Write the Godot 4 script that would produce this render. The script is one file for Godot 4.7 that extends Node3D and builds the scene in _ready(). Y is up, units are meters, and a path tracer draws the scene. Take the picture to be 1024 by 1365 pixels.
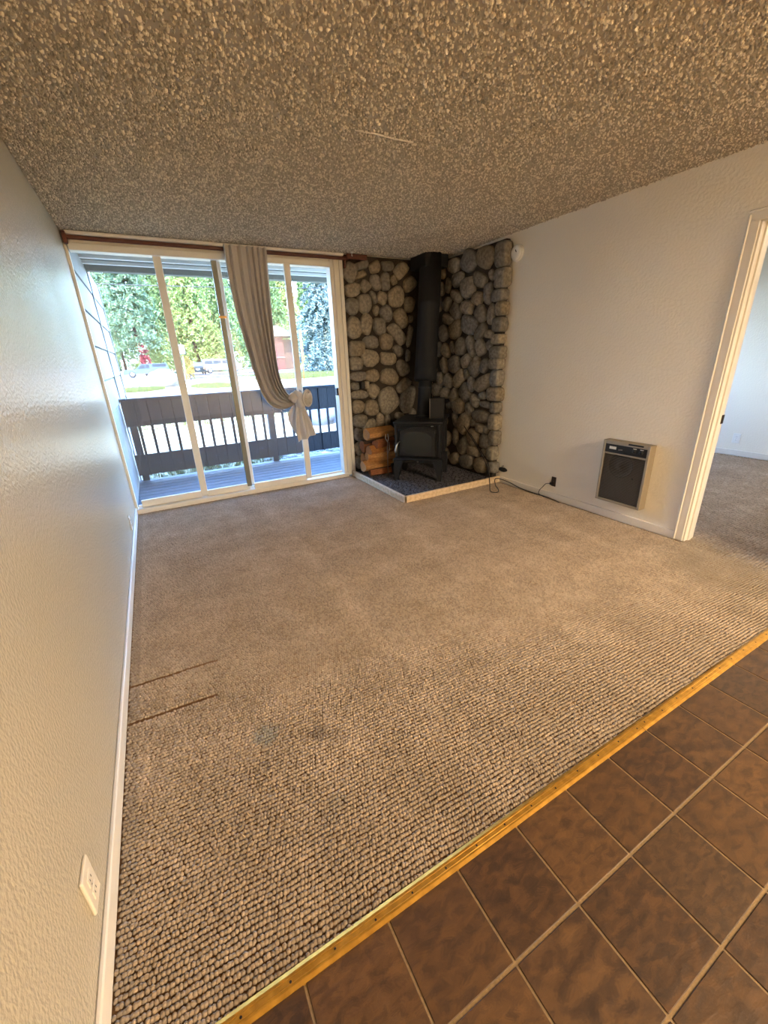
extends Node3D
# A vacant living room: glazed balcony door, wood stove in a river-stone corner, ribbed carpet, slate tiles.
# Axes: x to the right along the window wall (z = 0), z towards the camera, y up, metres.

const W := 3.689
const H := 2.44
const SUN := 7.0
const SKY := 4.2
const LAMP := 14.5
const BACK_STONES := [[2495,2260,93,80,58], [2682,2338,89,45,17], [2659,2245,70,38,19], [2841,2326,71,58,21], [3007,2347,83,49,4], [3179,2312,93,74,42], [2506,2095,98,70,8], [2605,2103,55,35,98], [2707,2136,66,60,43], [2842,2176,86,65,104], [2966,2190,94,60,98], [3079,2210,49,41,117], [3296,2176,90,77,35], [2812,2028,67,36,115], [2919,2021,71,59,67], [3107,2038,110,107,14], [2494,1929,93,81,67], [2686,1962,97,94,9], [2835,1892,56,39,68], [2965,1861,96,75,114], [3287,1964,85,71,84], [3167,1812,105,86,122], [3303,1808,46,34,88], [2501,1709,123,89,82], [2693,1747,113,77,68], [2871,1726,93,82,92], [3108,1639,141,74,132], [3287,1618,120,37,76], [2747,1557,101,73,3], [2953,1560,96,89,169], [2517,1490,108,84,2], [3120,1453,80,58,131], [2726,1382,125,92,176], [2974,1370,104,74,178], [3258,1394,71,32,82], [2505,1327,90,70,180], [3181,1254,105,81,113], [2518,1186,114,56,177], [2745,1184,92,75,175], [2981,1157,130,95,176], [2499,1077,63,42,177], [2668,1081,48,35,88], [2751,1007,86,74,53], [3186,1045,113,67,41], [2525,976,113,53,180], [2958,878,157,142,115], [3239,878,168,110,73], [2511,837,85,77,170], [2716,806,105,97,98], [2518,667,98,81,169], [2671,597,103,73,13], [2831,637,98,57,85], [2935,627,84,45,83], [3118,675,73,44,166], [3317,695,51,47,40], [2501,497,85,77,156], [2495,329,84,77,114], [2633,369,73,67,112], [2484,159,82,67,96], [2798,415,86,80,126], [2954,441,85,65,95], [2636,199,86,69,96], [2815,219,93,83,144], [3000,263,89,79,147], [2782,61,111,58,169], [2994,75,94,83,127]]
const RIGHT_STONES := [[466,2309,113,77,166], [718,2306,125,102,150], [976,2295,140,99,157], [539,2166,102,75,16], [365,2131,80,50,65], [716,2063,118,108,8], [911,2104,107,71,158], [1077,2121,52,40,128], [519,2000,113,57,147], [1044,1961,97,63,91], [882,1933,86,69,161], [353,1938,79,71,49], [521,1848,105,76,134], [712,1865,106,73,168], [944,1781,100,72,133], [1100,1758,105,50,82], [369,1779,101,62,155], [766,1687,140,104,165], [511,1656,121,89,18], [292,1632,95,86,120], [952,1604,100,69,36], [1078,1571,68,44,171], [624,1467,101,92,80], [802,1470,117,65,120], [963,1446,94,73,121], [1093,1463,53,46,117], [341,1434,96,71,153], [469,1464,69,47,118], [193,1448,91,55,92], [253,2269,61,49,115], [239,2109,70,51,102], [189,1948,81,53,96], [734,1312,92,69,28], [509,1275,114,98,7], [313,1266,104,63,121], [889,1250,103,96,39], [1042,1259,84,64,58], [607,1117,123,82,43], [737,1169,53,51,113], [240,1104,98,72,116], [404,1082,92,83,151], [830,1059,85,61,102], [1016,1076,138,83,26], [728,963,112,86,131], [155,977,116,82,4], [344,938,91,74,6], [517,918,98,72,43], [902,882,80,64,149], [1027,941,65,45,3], [1066,851,85,36,177], [603,802,125,90,12], [810,784,77,62,118], [1012,717,135,74,2], [721,604,133,107,54], [882,628,59,46,11], [1007,582,74,58,174], [1111,576,49,42,64], [560,624,97,52,111], [899,460,116,95,136], [1113,441,102,82,177], [726,332,121,93,41], [908,299,110,63,178], [1086,309,53,45,26], [568,418,110,53,90], [561,129,94,77,31], [803,132,145,89,13], [1043,153,120,91,8], [421,794,54,48,12], [125,1155,85,58,90], [188,775,91,86,57], [287,583,100,91,48], [387,369,99,83,73], [354,166,94,81,52], [279,-4,123,71,17]]
const QUOINS := [[1125,2385,2164],[1136,2163,1984],[1101,1982,1865],[1172,1867,1733],[1137,1725,1583],[1135,1569,1465],[1112,1455,1324],[1117,1341,1220],[1146,1218,1047],[1107,1043,894],[1175,889,770],[1155,759,585],[1179,583,420],[1151,404,241],[1188,228,97]]

var M := {}
var noises := {}
var taken := {}
var rng := RandomNumberGenerator.new()


# ---------------------------------------------------------------- mesh builder
class B:
	var st := SurfaceTool.new()

	func _init(smooth := false) -> void:
		st.begin(Mesh.PRIMITIVE_TRIANGLES)
		st.set_smooth_group(0 if smooth else -1)

	func soft(on: bool) -> B:
		st.set_smooth_group(0 if on else -1)
		return self

	func tri(a: Vector3, b: Vector3, c: Vector3, out: Vector3) -> void:
		if (b - a).cross(c - a).dot(out) < 0.0:
			var t := b
			b = c
			c = t
		st.add_vertex(a)
		st.add_vertex(c)
		st.add_vertex(b)

	func quad(a: Vector3, b: Vector3, c: Vector3, d: Vector3, out: Vector3) -> void:
		tri(a, b, c, out)
		tri(a, c, d, out)

	# box with chamfered edges
	func box(c: Vector3, s: Vector3, bev := 0.0, bs := Basis()) -> B:
		var h := s * 0.5
		bev = minf(bev, minf(h.x, minf(h.y, h.z)) * 0.9)
		if bev <= 0.0:
			for ax in 3:
				for sg in [-1.0, 1.0]:
					var n := Vector3()
					n[ax] = sg
					var u := Vector3()
					u[(ax + 1) % 3] = h[(ax + 1) % 3]
					var v := Vector3()
					v[(ax + 2) % 3] = h[(ax + 2) % 3]
					var o: Vector3 = n * h[ax]
					quad(c + bs * (o - u - v), c + bs * (o + u - v), c + bs * (o + u + v), c + bs * (o - u + v), bs * n)
			return self
		var p := {}
		for sx in [-1, 1]:
			for sy in [-1, 1]:
				for sz in [-1, 1]:
					for ax in 3:
						var q := Vector3(sx * (h.x - bev), sy * (h.y - bev), sz * (h.z - bev))
						q[ax] = [sx, sy, sz][ax] * h[ax]
						p[[sx, sy, sz, ax]] = c + bs * q
		for ax in 3:
			var b1 := (ax + 1) % 3
			var b2 := (ax + 2) % 3
			for sg in [-1, 1]:
				var n := Vector3()
				n[ax] = sg
				var r := []
				for k in [[-1, -1], [1, -1], [1, 1], [-1, 1]]:
					var key := [0, 0, 0, ax]
					key[ax] = sg
					key[b1] = k[0]
					key[b2] = k[1]
					r.append(p[key])
				quad(r[0], r[1], r[2], r[3], bs * n)
			for s1 in [-1, 1]:
				for s2 in [-1, 1]:
					var n2 := Vector3()
					n2[b1] = s1
					n2[b2] = s2
					var ks := []
					for k in [[-1, b1], [1, b1], [1, b2], [-1, b2]]:
						var key := [0, 0, 0, k[1]]
						key[ax] = k[0]
						key[b1] = s1
						key[b2] = s2
						ks.append(p[key])
					quad(ks[0], ks[1], ks[2], ks[3], bs * n2)
		for sx in [-1, 1]:
			for sy in [-1, 1]:
				for sz in [-1, 1]:
					tri(p[[sx, sy, sz, 0]], p[[sx, sy, sz, 1]], p[[sx, sy, sz, 2]], bs * Vector3(sx, sy, sz))
		return self

	# tube along a path; radius a number or one per point
	func tube(path: Array, r, n := 8, caps := true) -> B:
		var rings := []
		var side := Vector3()
		for i in path.size():
			var a: Vector3 = path[maxi(i - 1, 0)]
			var b: Vector3 = path[mini(i + 1, path.size() - 1)]
			var t := (b - a).normalized()
			if side == Vector3():
				side = t.cross(Vector3.UP if absf(t.y) < 0.9 else Vector3.RIGHT).normalized()
			side = (side - t * side.dot(t)).normalized()
			var up := t.cross(side)
			var rad: float = r[i] if r is Array else r
			var ring := []
			for k in n:
				var an := TAU * k / n
				ring.append(path[i] + (side * cos(an) + up * sin(an)) * rad)
			rings.append(ring)
		for i in path.size() - 1:
			var mid: Vector3 = (path[i] + path[i + 1]) * 0.5
			for k in n:
				var k2 := (k + 1) % n
				var q: Vector3 = (rings[i][k] + rings[i + 1][k2]) * 0.5
				quad(rings[i][k], rings[i][k2], rings[i + 1][k2], rings[i + 1][k], q - mid)
		if caps:
			var last := path.size() - 1
			for k in n:
				tri(path[0], rings[0][k], rings[0][(k + 1) % n], path[0] - path[1])
				tri(path[last], rings[last][k], rings[last][(k + 1) % n], path[last] - path[last - 1])
		return self

	# profile of (radius, height) spun round the y axis of xf
	func lathe(prof: Array, n := 24, xf := Transform3D()) -> B:
		for i in prof.size() - 1:
			var a: Vector2 = prof[i]
			var b: Vector2 = prof[i + 1]
			var nr := Vector2(b.y - a.y, a.x - b.x)
			for k in n:
				var a0 := TAU * k / n
				var a1 := TAU * (k + 1) / n
				var d0 := Vector3(cos(a0), 0, sin(a0))
				var d1 := Vector3(cos(a1), 0, sin(a1))
				var dm := (d0 + d1) * 0.5
				var out: Vector3 = xf.basis * (dm * nr.x + Vector3(0, nr.y, 0))
				var p := [xf * (d0 * a.x + Vector3(0, a.y, 0)), xf * (d1 * a.x + Vector3(0, a.y, 0)), xf * (d1 * b.x + Vector3(0, b.y, 0)), xf * (d0 * b.x + Vector3(0, b.y, 0))]
				if a.x < 1e-6:
					tri(p[0], p[2], p[3], out)
				elif b.x < 1e-6:
					tri(p[0], p[1], p[2], out)
				else:
					quad(p[0], p[1], p[2], p[3], out)
		return self

	# polygon in the xy plane of xf, pulled along its z from 0 to depth
	func prism(poly: PackedVector2Array, depth: float, xf := Transform3D()) -> B:
		var ix := Geometry2D.triangulate_polygon(poly)
		var zf := Vector3(0, 0, depth)
		var sg := signf(depth)
		for i in range(0, ix.size(), 3):
			var a := Vector3(poly[ix[i]].x, poly[ix[i]].y, 0)
			var b := Vector3(poly[ix[i + 1]].x, poly[ix[i + 1]].y, 0)
			var c := Vector3(poly[ix[i + 2]].x, poly[ix[i + 2]].y, 0)
			tri(xf * a, xf * b, xf * c, xf.basis * Vector3(0, 0, -sg))
			tri(xf * (a + zf), xf * (b + zf), xf * (c + zf), xf.basis * Vector3(0, 0, sg))
		var turn := 1.0 if not Geometry2D.is_polygon_clockwise(poly) else -1.0
		for i in poly.size():
			var p := poly[i]
			var q := poly[(i + 1) % poly.size()]
			var e := (q - p) * turn
			var a := Vector3(p.x, p.y, 0)
			var b := Vector3(q.x, q.y, 0)
			quad(xf * a, xf * b, xf * (b + zf), xf * (a + zf), xf.basis * Vector3(e.y, -e.x, 0))
		return self

	# lumpy ellipsoid
	func blob(c: Vector3, r: Vector3, bs := Basis(), n := 12, m := 8, wob := 0.0, sd := 0.0, pw := 1.0) -> B:
		var f := func(i: int, j: int) -> Vector3:
			var th := PI * i / m
			var ph := TAU * (j % n) / n
			var d := Vector3(sin(th) * cos(ph), cos(th), sin(th) * sin(ph))
			if pw != 1.0:
				d = Vector3(signf(d.x) * pow(absf(d.x), pw), signf(d.y) * pow(absf(d.y), pw), signf(d.z) * pow(absf(d.z), pw))
			var k := 1.0 + wob * (sin(3.1 * d.x + 5.3 * d.y + sd) + sin(4.7 * d.z - 3.9 * d.y + sd * 1.7) + 0.6 * sin(9.1 * d.x - 7.7 * d.z + sd * 2.3)) / 2.6
			return c + bs * (d * k * r)
		for i in m:
			for j in n:
				var a: Vector3 = f.call(i, j)
				var b: Vector3 = f.call(i, j + 1)
				var d2: Vector3 = f.call(i + 1, j + 1)
				var e: Vector3 = f.call(i + 1, j)
				var out := (a + b + d2 + e) * 0.25 - c
				if i > 0:
					tri(a, b, d2, out)
				if i < m - 1:
					tri(a, d2, e, out)
		return self

	# a sheet from rows of points
	func sheet(rows: Array, out: Vector3) -> B:
		for i in rows.size() - 1:
			for j in rows[i].size() - 1:
				quad(rows[i][j], rows[i][j + 1], rows[i + 1][j + 1], rows[i + 1][j], out)
		return self

	func mesh() -> ArrayMesh:
		st.generate_normals()
		st.index()
		return st.commit()


# ---------------------------------------------------------------- node helpers
func numbered(called: String) -> String:
	if not taken.has(called):
		taken[called] = 0
		return called
	taken[called] += 1
	return "%s_%03d" % [called, taken[called]]


func tag(o: Node, label: String, category: String, group := "") -> Node:
	o.set_meta("label", label)
	o.set_meta("category", category)
	if group:
		o.set_meta("group", group)
	return o


func thing(called: String, label: String, category: String, at := Vector3(), group := "", turn := 0.0) -> Node3D:
	var o := Node3D.new()
	o.name = numbered(called)
	add_child(o)
	o.position = at
	o.rotation.y = turn
	tag(o, label, category, group)
	return o


func structure(called: String) -> Node3D:
	var o := Node3D.new()
	o.name = called
	add_child(o)
	o.set_meta("kind", "structure")
	return o


func put(called: String, m: Mesh, mt: Material, parent: Node, at := Transform3D(), stuff := false) -> MeshInstance3D:
	var o := MeshInstance3D.new()
	o.mesh = m
	o.material_override = mt
	o.transform = at
	if parent == self:
		o.name = numbered(called)
	else:
		var k := 0
		var nm := called
		while parent.has_node(nm):
			k += 1
			nm = "%s_%03d" % [called, k]
		o.name = nm
	parent.add_child(o, true)
	if stuff:
		o.set_meta("kind", "stuff")
	return o


func many(called: String, m: Mesh, mt: Material, where: Array, parent: Node, tints = null) -> MultiMeshInstance3D:
	var mm := MultiMesh.new()
	mm.transform_format = MultiMesh.TRANSFORM_3D
	if tints != null:
		mm.use_colors = true
	mm.mesh = m
	mm.instance_count = where.size()
	for i in where.size():
		mm.set_instance_transform(i, where[i])
		if tints != null:
			mm.set_instance_color(i, tints[i])
	var o := MultiMeshInstance3D.new()
	o.multimesh = mm
	o.material_override = mt
	o.name = called if parent != self else numbered(called)
	parent.add_child(o, true)
	o.set_meta("kind", "stuff")
	return o


# ---------------------------------------------------------------- materials
func tex(kind: String, freq: float, lo: Color, hi: Color, oct := 4, size := 512, warp := 0.0) -> NoiseTexture2D:
	var key := "%s%s%s%s%s%s" % [kind, freq, lo, hi, oct, size]
	if noises.has(key):
		return noises[key]
	var n := FastNoiseLite.new()
	n.seed = noises.size() + 11
	n.noise_type = FastNoiseLite.TYPE_CELLULAR if kind == "cell" else FastNoiseLite.TYPE_SIMPLEX_SMOOTH
	n.frequency = freq
	n.fractal_type = FastNoiseLite.FRACTAL_RIDGED if kind == "ridge" else FastNoiseLite.FRACTAL_FBM
	n.fractal_octaves = oct
	if warp > 0.0:
		n.domain_warp_enabled = true
		n.domain_warp_amplitude = warp
		n.domain_warp_frequency = freq
	var t := NoiseTexture2D.new()
	t.width = size
	t.height = size
	t.seamless = true
	t.noise = n
	var g := Gradient.new()
	g.set_color(0, lo)
	g.set_color(1, hi)
	t.color_ramp = g
	noises[key] = t
	return t


func mat(called: String, col: Color, rough := 0.7, metal := 0.0) -> StandardMaterial3D:
	var m := StandardMaterial3D.new()
	m.resource_name = called
	m.albedo_color = col
	m.roughness = rough
	m.metallic = metal
	M[called] = m
	return m


func mottled(m: StandardMaterial3D, t: Texture2D, scale := Vector3.ONE, world := true) -> StandardMaterial3D:
	m.albedo_texture = t
	m.uv1_triplanar = true
	m.uv1_world_triplanar = world
	m.uv1_scale = scale
	return m


func relief(m: StandardMaterial3D, t: Texture2D, cm: float, scale := Vector3.ONE, world := true) -> StandardMaterial3D:
	m.heightmap_enabled = true
	m.heightmap_texture = t
	m.heightmap_scale = cm
	m.uv1_triplanar = true
	m.uv1_world_triplanar = world
	m.uv1_scale = scale
	return m


func g8(r: int, g: int, b: int, a := 255) -> Color:
	return Color8(r, g, b, a)


func materials() -> void:
	var white := Color.WHITE
	var grey := g8(205, 205, 205)
	var bumps := tex("fbm", 0.035, Color.BLACK, white, 3)
	relief(mat("wall_paint", g8(238, 229, 210), 0.6), bumps, 0.16, Vector3.ONE * 2.2)
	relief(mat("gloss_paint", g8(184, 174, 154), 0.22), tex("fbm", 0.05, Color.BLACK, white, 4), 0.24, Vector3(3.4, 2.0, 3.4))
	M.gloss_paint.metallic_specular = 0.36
	mat("trim_paint", g8(226, 218, 203), 0.45)
	mat("popcorn", g8(232, 222, 204), 0.95).vertex_color_use_as_albedo = true
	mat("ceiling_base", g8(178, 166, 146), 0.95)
	mottled(mat("carpet", white, 0.95), tex("fbm", 0.012, g8(200, 196, 190), white, 4), Vector3.ONE * 0.5).vertex_color_use_as_albedo = true
	mat("carpet_back", g8(120, 92, 66), 1.0)
	mat("carpet_run", g8(124, 90, 58), 1.0)
	mat("thread", g8(176, 152, 120), 0.9)
	for k in 5:
		var lo: Color = [g8(52, 33, 18), g8(60, 40, 22), g8(48, 31, 17), g8(64, 42, 22), g8(54, 37, 22)][k]
		var hi: Color = [g8(112, 80, 48), g8(106, 74, 42), g8(102, 70, 40), g8(118, 84, 50), g8(98, 70, 44)][k]
		var m := mottled(mat("slate_%d" % k, g8(232, 228, 208), 0.5), tex("fbm", 0.013 + 0.002 * k, lo, hi, 7, 512, 70.0), Vector3(1.7, 1.7, 3.4))
		m.uv1_offset = Vector3(0.37 * k, 0.2, 0.53 * k)
		relief(m, tex("ridge", 0.011, Color.BLACK, white, 5, 512, 40.0), 0.06, Vector3(1.7, 1.7, 3.4))
	mottled(mat("grout", g8(150, 122, 84), 0.85), tex("fbm", 0.05, grey, white), Vector3.ONE * 3.0)
	mottled(mat("brass", g8(216, 164, 70), 0.4, 0.7), tex("fbm", 0.02, g8(200, 194, 180), white, 5), Vector3.ONE * 2.0)
	mat("nail", g8(44, 34, 24), 0.6, 0.4)
	var stone_tones := [g8(170, 160, 142), g8(154, 145, 129), g8(182, 168, 144), g8(146, 138, 124), g8(170, 154, 128), g8(158, 151, 140)]
	for k in stone_tones.size():
		var m := mottled(mat("stone_%d" % k, stone_tones[k], 0.85), tex("fbm", 0.02, g8(150, 146, 140), white, 6), Vector3.ONE * 2.3)
		relief(m, tex("fbm", 0.05, Color.BLACK, white, 5), 0.4, Vector3.ONE * 2.3)
	relief(mottled(mat("mortar", g8(64, 54, 42), 0.95), tex("fbm", 0.05, grey, white)), tex("fbm", 0.05, Color.BLACK, white, 5), 0.5, Vector3.ONE * 3.0)
	mat("stove_iron", g8(24, 24, 25), 0.55, 0.2)
	mat("stove_edge", g8(38, 38, 39), 0.42, 0.4)
	mat("stove_pipe", g8(12, 12, 14), 0.75, 0.0)
	mat("black", g8(8, 8, 9), 0.6)
	mat("stove_glass", g8(38, 40, 36), 0.14)
	mat("bright_metal", g8(196, 194, 188), 0.3, 0.9)
	mat("dull_metal", g8(150, 140, 128), 0.45, 0.8)
	mottled(mat("hearth_stone", g8(104, 100, 104), 0.4), tex("fbm", 0.03, g8(150, 150, 150), white, 4), Vector3.ONE * 3.0)
	mat("hearth_dark", g8(30, 27, 27), 0.8)
	mottled(mat("hearth_trim", g8(226, 202, 168), 0.55), tex("fbm", 0.02, g8(214, 206, 196), white, 4), Vector3(2, 2, 2))
	for k in 3:
		mottled(mat("split_wood_%d" % k, [g8(204, 148, 84), g8(182, 122, 62), g8(160, 98, 54)][k], 0.8), tex("fbm", 0.02, g8(160, 150, 140), white, 5), Vector3(2, 9, 9))
	mottled(mat("bark", g8(92, 66, 48), 0.95), tex("ridge", 0.02, g8(120, 110, 100), white, 5), Vector3.ONE * 4.0)
	var cl := relief(mottled(mat("curtain_cloth", g8(208, 200, 194), 0.9), tex("fbm", 0.06, g8(228, 226, 222), white, 3)), tex("fbm", 0.2, Color.BLACK, white, 2), 0.03, Vector3(4, 4, 4))
	cl.backlight_enabled = true
	cl.backlight = Color(0.12, 0.11, 0.1)
	cl.rim_enabled = true
	cl.rim = 0.3
	mat("vinyl_frame", g8(226, 218, 202), 0.45)
	mat("dark_frame", g8(116, 112, 96), 0.45, 0.4)
	mottled(mat("brown_wood", g8(104, 52, 34), 0.5), tex("fbm", 0.02, g8(190, 180, 170), white, 4), Vector3(1, 6, 6))
	var gl := mat("glass", Color(1, 1, 1, 0.04), 0.02)
	gl.metallic_specular = 0.36
	gl.transparency = BaseMaterial3D.TRANSPARENCY_ALPHA
	mat("sticker", g8(240, 176, 84), 0.6)
	mat("white_plastic", g8(236, 232, 222), 0.35)
	mat("ivory_plate", g8(220, 210, 192), 0.4)
	mat("slot", g8(60, 56, 50), 0.6)
	mat("brown_plate", g8(46, 34, 26), 0.4)
	mat("heater_metal", g8(170, 160, 142), 0.35, 0.55)
	mat("heater_side", g8(140, 126, 104), 0.5, 0.2)
	mat("heater_dark", g8(24, 23, 22), 0.55)
	mat("heater_grille", g8(92, 82, 68), 0.5, 0.2)
	mat("heater_fan", g8(26, 24, 22), 0.6)
	mottled(mat("deck_wood", g8(94, 98, 106), 0.75), tex("fbm", 0.02, g8(176, 176, 178), white, 5), Vector3(0.6, 5, 5))
	mottled(mat("rail_paint", g8(56, 60, 70), 0.7), tex("fbm", 0.02, g8(176, 176, 180), white, 5), Vector3(6, 0.7, 6))
	mottled(mat("siding_paint", g8(136, 136, 134), 0.65), tex("fbm", 0.02, g8(226, 226, 226), white, 4))
	mat("soffit_paint", g8(84, 88, 78), 0.8)
	mat("batten_paint", g8(214, 214, 206), 0.7)
	mat("beam_paint", g8(122, 122, 112), 0.8)
	mat("cable_black", g8(24, 20, 18), 0.5)
	mat("lamp_glow", Color(1, 0.9, 0.75), 0.5)
	M.lamp_glow.emission_enabled = true
	M.lamp_glow.emission = Color(1.0, 0.86, 0.66)
	M.lamp_glow.emission_energy_multiplier = 1.5
	# outdoors
	relief(mottled(mat("ground", g8(164, 152, 122), 0.95), tex("fbm", 0.02, g8(176, 176, 150), white, 6)), tex("fbm", 0.06, Color.BLACK, white, 5), 3.0, Vector3.ONE * 0.25)
	mottled(mat("asphalt", g8(104, 102, 106), 0.9), tex("fbm", 0.05, grey, white, 5), Vector3.ONE * 0.5)
	mat("kerb", g8(46, 44, 48), 0.9)
	mottled(mat("grass", g8(88, 94, 40), 0.9), tex("fbm", 0.03, g8(150, 160, 120), white, 4), Vector3.ONE * 0.4)
	relief(mottled(mat("boulder", g8(126, 122, 116), 0.9), tex("fbm", 0.03, g8(150, 146, 140), white, 6)), tex("fbm", 0.04, Color.BLACK, white, 5), 4.0, Vector3.ONE * 0.6)
	mat("blue_rock", g8(70, 82, 98), 0.9)
	mat("orange_rock", g8(120, 70, 38), 0.9)
	mottled(mat("pine_bark", g8(70, 50, 38), 0.95), tex("ridge", 0.03, g8(120, 110, 100), white, 5))
	for k in 5:
		var f := mat("needles_%d" % k, [g8(76, 96, 68), g8(108, 122, 60), g8(84, 106, 56), g8(122, 130, 70), g8(84, 98, 90)][k], 0.7)
		f.backlight_enabled = true
		f.backlight = Color(0.3, 0.32, 0.12) if k < 4 else Color(0.2, 0.22, 0.22)
	mat("red_leaves", g8(116, 30, 38), 0.8)
	mat("yellow_leaves", g8(140, 112, 40), 0.8)
	mat("car_silver", g8(64, 78, 98), 0.3, 0.3)
	mat("car_dark", g8(20, 32, 34), 0.3, 0.3)
	mat("car_white", g8(96, 94, 90), 0.4)
	mat("car_glass", g8(14, 18, 22), 0.3)
	mat("tyre", g8(30, 30, 32), 0.8)
	mat("red_wall", g8(66, 22, 17), 0.85)
	mat("brown_wall", g8(56, 36, 26), 0.85)
	mat("grey_roof", g8(60, 66, 64), 0.9)
	mat("orange_paint", g8(124, 74, 22), 0.6)
	mat("yellow_paint", g8(150, 122, 52), 0.6)
	mat("building", g8(150, 142, 130), 0.9)


func _ready() -> void:
	# ---- camera, sky, sun, lamps, exposure
	rng.seed = 7
	var cam := Camera3D.new()
	cam.name = "camera"
	cam.fov = rad_to_deg(2.0 * atan(682.5 / 541.02))
	cam.near = 0.05
	cam.far = 600.0
	cam.transform = Transform3D(Basis(Vector3(0.87478, -0.037398, 0.483075), Vector3(0.203171, 0.933441, -0.295651), Vector3(-0.439865, 0.356776, 0.824154)), Vector3(0.3879, 1.3901, 4.6236))
	add_child(cam)
	cam.current = true
	var env := Environment.new()
	env.background_mode = Environment.BG_SKY
	var sk := ProceduralSkyMaterial.new()
	sk.sky_top_color = Color(0.40, 0.58, 0.84)
	sk.sky_horizon_color = Color(0.74, 0.86, 0.97)
	sk.ground_horizon_color = Color(0.66, 0.64, 0.58)
	sk.ground_bottom_color = Color(0.5, 0.47, 0.4)
	sk.sky_curve = 0.2
	sk.sky_energy_multiplier = SKY
	var sky := Sky.new()
	sky.sky_material = sk
	env.sky = sky
	env.tonemap_mode = Environment.TONE_MAPPER_LINEAR
	env.tonemap_exposure = 1.5
	env.sdfgi_enabled = true
	env.ssao_enabled = true
	env.ssil_enabled = true
	var we := WorldEnvironment.new()
	we.name = "world"
	we.environment = env
	add_child(we)
	var sun := DirectionalLight3D.new()
	sun.name = "sun"
	sun.light_color = Color(1.0, 0.95, 0.86)
	sun.light_energy = SUN
	sun.light_angular_distance = 0.6
	sun.shadow_enabled = true
	add_child(sun)
	sun.look_at_from_position(Vector3(), Vector3(0.35, -1.25, -0.95))
	materials()
	ceiling_lamp(Vector3(2.89, H, 6.6), Vector2(0.66, 0.95), LAMP, Color(1.0, 0.925, 0.81), "over the tiles, nearer to the carpet")
	ceiling_lamp(Vector3(3.2, H, 7.75), Vector2(0.66, 0.95), LAMP, Color(1.0, 0.925, 0.81), "over the tiles, farther from the carpet")
	ceiling_lamp(Vector3(5.4, H, 3.9), Vector2(0.5, 0.5), 2.0, Color(1.0, 0.93, 0.82), "in the bedroom beyond the doorway")
	# ---- the room
	room_shell()
	carpet()
	tiles()
	stone_walls()
	window()
	doorway()
	# ---- things in the room
	hearth()
	stove()
	logs()
	curtain()
	heater()
	small_fittings()
	cords()
	# ---- outside
	balcony()
	outdoors()


func ceiling_lamp(at: Vector3, size: Vector2, energy: float, col: Color, place: String) -> void:
	var t := thing("ceiling_light", "shallow ceiling light with glowing diffuser " + place, "ceiling light", at)
	var b := B.new()
	for s in [-1.0, 1.0]:
		b.box(Vector3(s * (size.x * 0.5 + 0.02), -0.04, 0), Vector3(0.04, 0.08, size.y + 0.08), 0.006)
		b.box(Vector3(0, -0.04, s * (size.y * 0.5 + 0.02)), Vector3(size.x, 0.08, 0.04), 0.006)
	put("frame", b.mesh(), M.trim_paint, t)
	put("diffuser", B.new().box(Vector3(0, -0.05, 0), Vector3(size.x, 0.02, size.y), 0.004).mesh(), M.lamp_glow, t)
	var l := AreaLight3D.new()
	l.name = "light"
	l.area_size = size
	l.light_energy = energy
	l.light_color = col
	l.shadow_enabled = true
	l.area_range = 20.0
	t.add_child(l)
	l.position = Vector3(0, -0.085, 0)
	l.rotation.x = -PI / 2


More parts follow.
